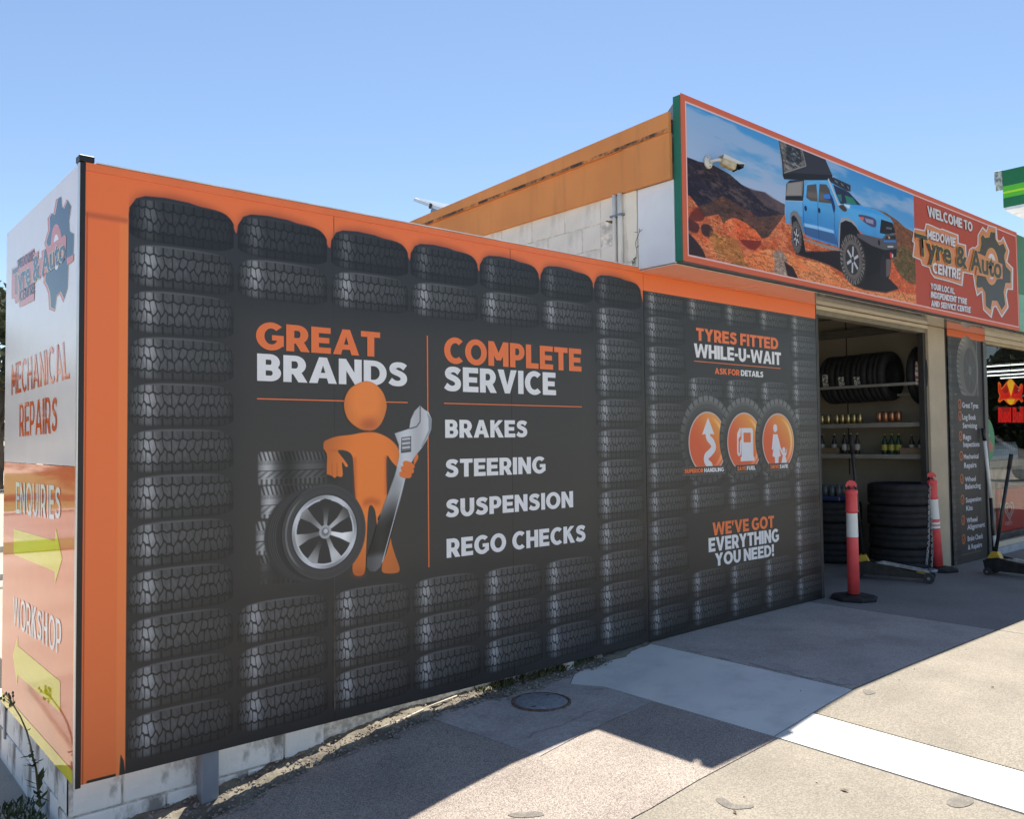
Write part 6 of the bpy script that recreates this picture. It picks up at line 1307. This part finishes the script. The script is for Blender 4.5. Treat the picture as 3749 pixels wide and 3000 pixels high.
weed([(420, 1560), (400, 1400), (380, 1200), (345, 1080), (320, 950), (280, 800), (215, 650), (140, 530), (85, 470)], 'tall thin weed with seed heads growing up in front of the end sign', 3)
lf = MB(); rs = random.Random(5)
for i in range(380):
    a = rs.uniform(-.20, -.02); b = rs.uniform(.30, .75); p = Vector((a, b, zg(a)+.0)); leafq(lf, p+Vector((0, 0, rs.uniform(0, .03))), (rs.uniform(-.03, .03), rs.uniform(-.03, .03), rs.uniform(.01, .05)), rs.uniform(.004, .009))
lf.build('low_weeds', mat('low_weed', (.07, .085, .04), rough=.9, var=.4))['kind'] = 'stuff'
lf = MB()
for i in range(520):
    u_ = rs.uniform(2.25, 3.6); p = Vector((u_, rs.uniform(.02, .11), zg(u_)+.02)); leafq(lf, p, (rs.uniform(-.03, .03), rs.uniform(-.04, .02), rs.uniform(.01, .05)), rs.uniform(.004, .010))
lf.build('verge_weeds', mat('verge_weed', (.07, .085, .035), rough=.9, var=.4))['kind'] = 'stuff'
st = MB(); st.bbox(-.04, .04, -.02, .025, 0, .05, .014); o = st.build('loose_stone', M_PEB); o.location = (3.27, .03, zg(3.27)+.01); tag(o, 'pale loose stone at the foot of the sign wall', 'stone')
# ------------------------------------------------------------------ fence and trees in the distance
fn = thing('paddock_fence', 'weathered dark timber fence seen past the left end of the sign', 'fence', (0, 0, 0)); TW = mat('old_timber', (.11, .095, .085), rough=.9, scale=12, var=.4, stretch=(1, 1, .2))
for i in range(2): 
    x = 1.05+1.9*i; MB().bbox(x-.07, x+.07, 6.1, 6.22, -.45, .55, .01).build('post', TW, fn)
for z in (.34, .05, -.2):
    MB().bbox(.70, 3.2, 6.24, 6.28, z, z+.07, .004).build('rail', mat('pale_rail%.1f' % z, (.55, .52, .46), rough=.8), fn)
LM1 = mat('leaf_dark', (.028, .045, .016), rough=.7, scale=.9, col2=(.06, .085, .03)); LM2 = mat('leaf_olive', (.055, .068, .028), rough=.7, scale=.8, col2=(.105, .11, .05)); BARK = mat('bark', (.12, .095, .07), rough=.9, scale=6, var=.3, stretch=(1, 1, .3))
def tree(x, y, h, w, label, seed, m, lo=.15, n=5200, ls=.17):
    rs = np.random.RandomState(seed); z0 = -.45
    t = thing('tree', label, 'tree', (x, y, z0)); mb = MB(); mb.tube([(0, 0, 0), (.08*h*.1, .05, h*.35), (.03*h, .0, h*.7)], [.035*h*.8, .02*h, .008*h], 9)
    cl = []
    for k in range(26):
        a = rs.uniform(0, 2*math.pi); zz = h*rs.uniform(lo, .93); rr = w*.5*(1-((zz/h-.5)/.62)**2)*rs.uniform(.35, 1); c = np.array((rr*math.cos(a), rr*math.sin(a), zz)); cl.append((c, w*rs.uniform(.10, .20)))
        if k % 2 == 0: mb.tube([(0, 0, zz*.55), tuple(c*np.array((.5, .5, .85))), tuple(c)], [.010*h, .006*h, .002*h], 5)
    mb.build('trunk', BARK, t)
    idx = rs.randint(0, len(cl), n); C_ = np.array([cl[i][0] for i in idx]); S_ = np.array([cl[i][1] for i in idx])[:, None]
    d = rs.normal(size=(n, 3)); d /= np.linalg.norm(d, axis=1)[:, None]; p = C_+d*S_*rs.uniform(.3, 1.15, (n, 1))*np.array((1, 1, .8))
    a = rs.normal(size=(n, 3)); a /= np.linalg.norm(a, axis=1)[:, None]; b = np.cross(a, rs.normal(size=(n, 3))); b /= np.linalg.norm(b, axis=1)[:, None]; s = ls*rs.uniform(.6, 1.3, (n, 1))
    v = np.stack([p-a*s, p+b*s*.45, p+a*s, p-b*s*.45], 1).reshape(-1, 3); me = bpy.data.meshes.new('crown'); me.vertices.add(4*n); me.vertices.foreach_set('co', v.astype(np.float32).ravel()); me.loops.add(4*n); me.loops.foreach_set('vertex_index', np.arange(4*n)); me.polygons.add(n); me.polygons.foreach_set('loop_start', np.arange(n)*4); me.update(calc_edges=True); me.materials.append(m); o = bpy.data.objects.new('crown', me); link(o, t)
tree(4.6, 30, 7.6, 5.5, 'tall olive green tree seen past the left edge of the end sign', 1, LM2, lo=.12)
tree(1.2, 29, 5.6, 5.0, 'lower bushy tree left of the tall olive tree', 2, LM1, lo=.08); tree(8.4, 33, 6.0, 5.0, 'bushy tree behind the sign wall, right of the tall olive tree', 3, LM1, lo=.1)
tree(-3.2, 31, 6.4, 5.5, 'dark rounded tree third from the sign', 4, LM1, lo=.1); tree(-8.0, 28, 5.6, 5.8, 'olive tree fourth from the sign', 5, LM2, lo=.1); tree(-13.5, 33, 7.4, 6.5, 'tall dark tree at the left of the row', 6, LM1, lo=.1); tree(-19, 27, 6.2, 6.4, 'olive tree at the far left of the row', 7, LM2, lo=.1); tree(-26, 24, 7.0, 7, 'dark tree at the far left corner of the field', 8, LM1, lo=.1)
tree(47, -15, 5.2, 8, 'broad tree across the forecourt, mirrored in the shop window', 9, LM2, lo=.1, ls=.25); tree(44, -9.5, 8.0, 6.5, 'taller dark tree across the forecourt, mirrored in the shop window', 10, LM1, lo=.08, ls=.25); tree(50, -11, 7, 7, 'dark shrubby tree behind the taller tree', 12, LM1, lo=.05, ls=.25); tree(41, -15, 3.6, 6, 'low olive bush across the forecourt', 13, LM2, lo=.05, ls=.25)
tree(-24, 4, 6.5, 6, 'round tree far left of the signs', 14, LM1, lo=.12, ls=.22); tree(-22, 14, 5.4, 6, 'olive tree left of the field', 15, LM2, lo=.12, ls=.22)
# parked white car across the forecourt
cw = thing('parked_car', 'white hatchback parked across the forecourt, mirrored in the window', 'car', (30, -7.4, 0), 1.3)
WC = mat('car_white', (.7, .7, .7), rough=.25, coat=.8); prof = [(-2.0, .35), (-2.05, .75), (-1.75, .95), (-1.2, 1.42), (.5, 1.46), (1.15, 1.0), (1.95, .85), (2.1, .6), (2.05, .35)]
mb = MB(); mb.prism([(x, -.85, z) for x, z in prof], (0, 1.7, 0)); fixn(mb.build('body', WC, cw)); CG = mat('car_glass', (.02, .025, .03), rough=.05)
for s in (-1, 1):
    mb = MB(); mb.prism([(x, s*.86, z) for x, z in [(-1.5, .98), (-1.1, 1.36), (.42, 1.38), (.95, 1.0)]], (0, s*.01, 0)); fixn(mb.build('side_window', CG, cw))
    for x in (-1.3, 1.3): mb = MB(); mb.lathe([(.33, 0), (.33, .2)], 24, M=Matrix.Translation((x, s*.72+(-.1 if s < 0 else -.08), .33)) @ Matrix.Rotation(-math.pi/2, 4, 'X')); mb.build('wheel', RUBBER, cw)
mb = MB(); mb.prism([(.56, -.75, 1.42), (1.12, -.75, 1.03), (1.12, .75, 1.03), (.56, .75, 1.42)], (.015, 0, .015)); fixn(mb.build('windscreen', CG, cw))
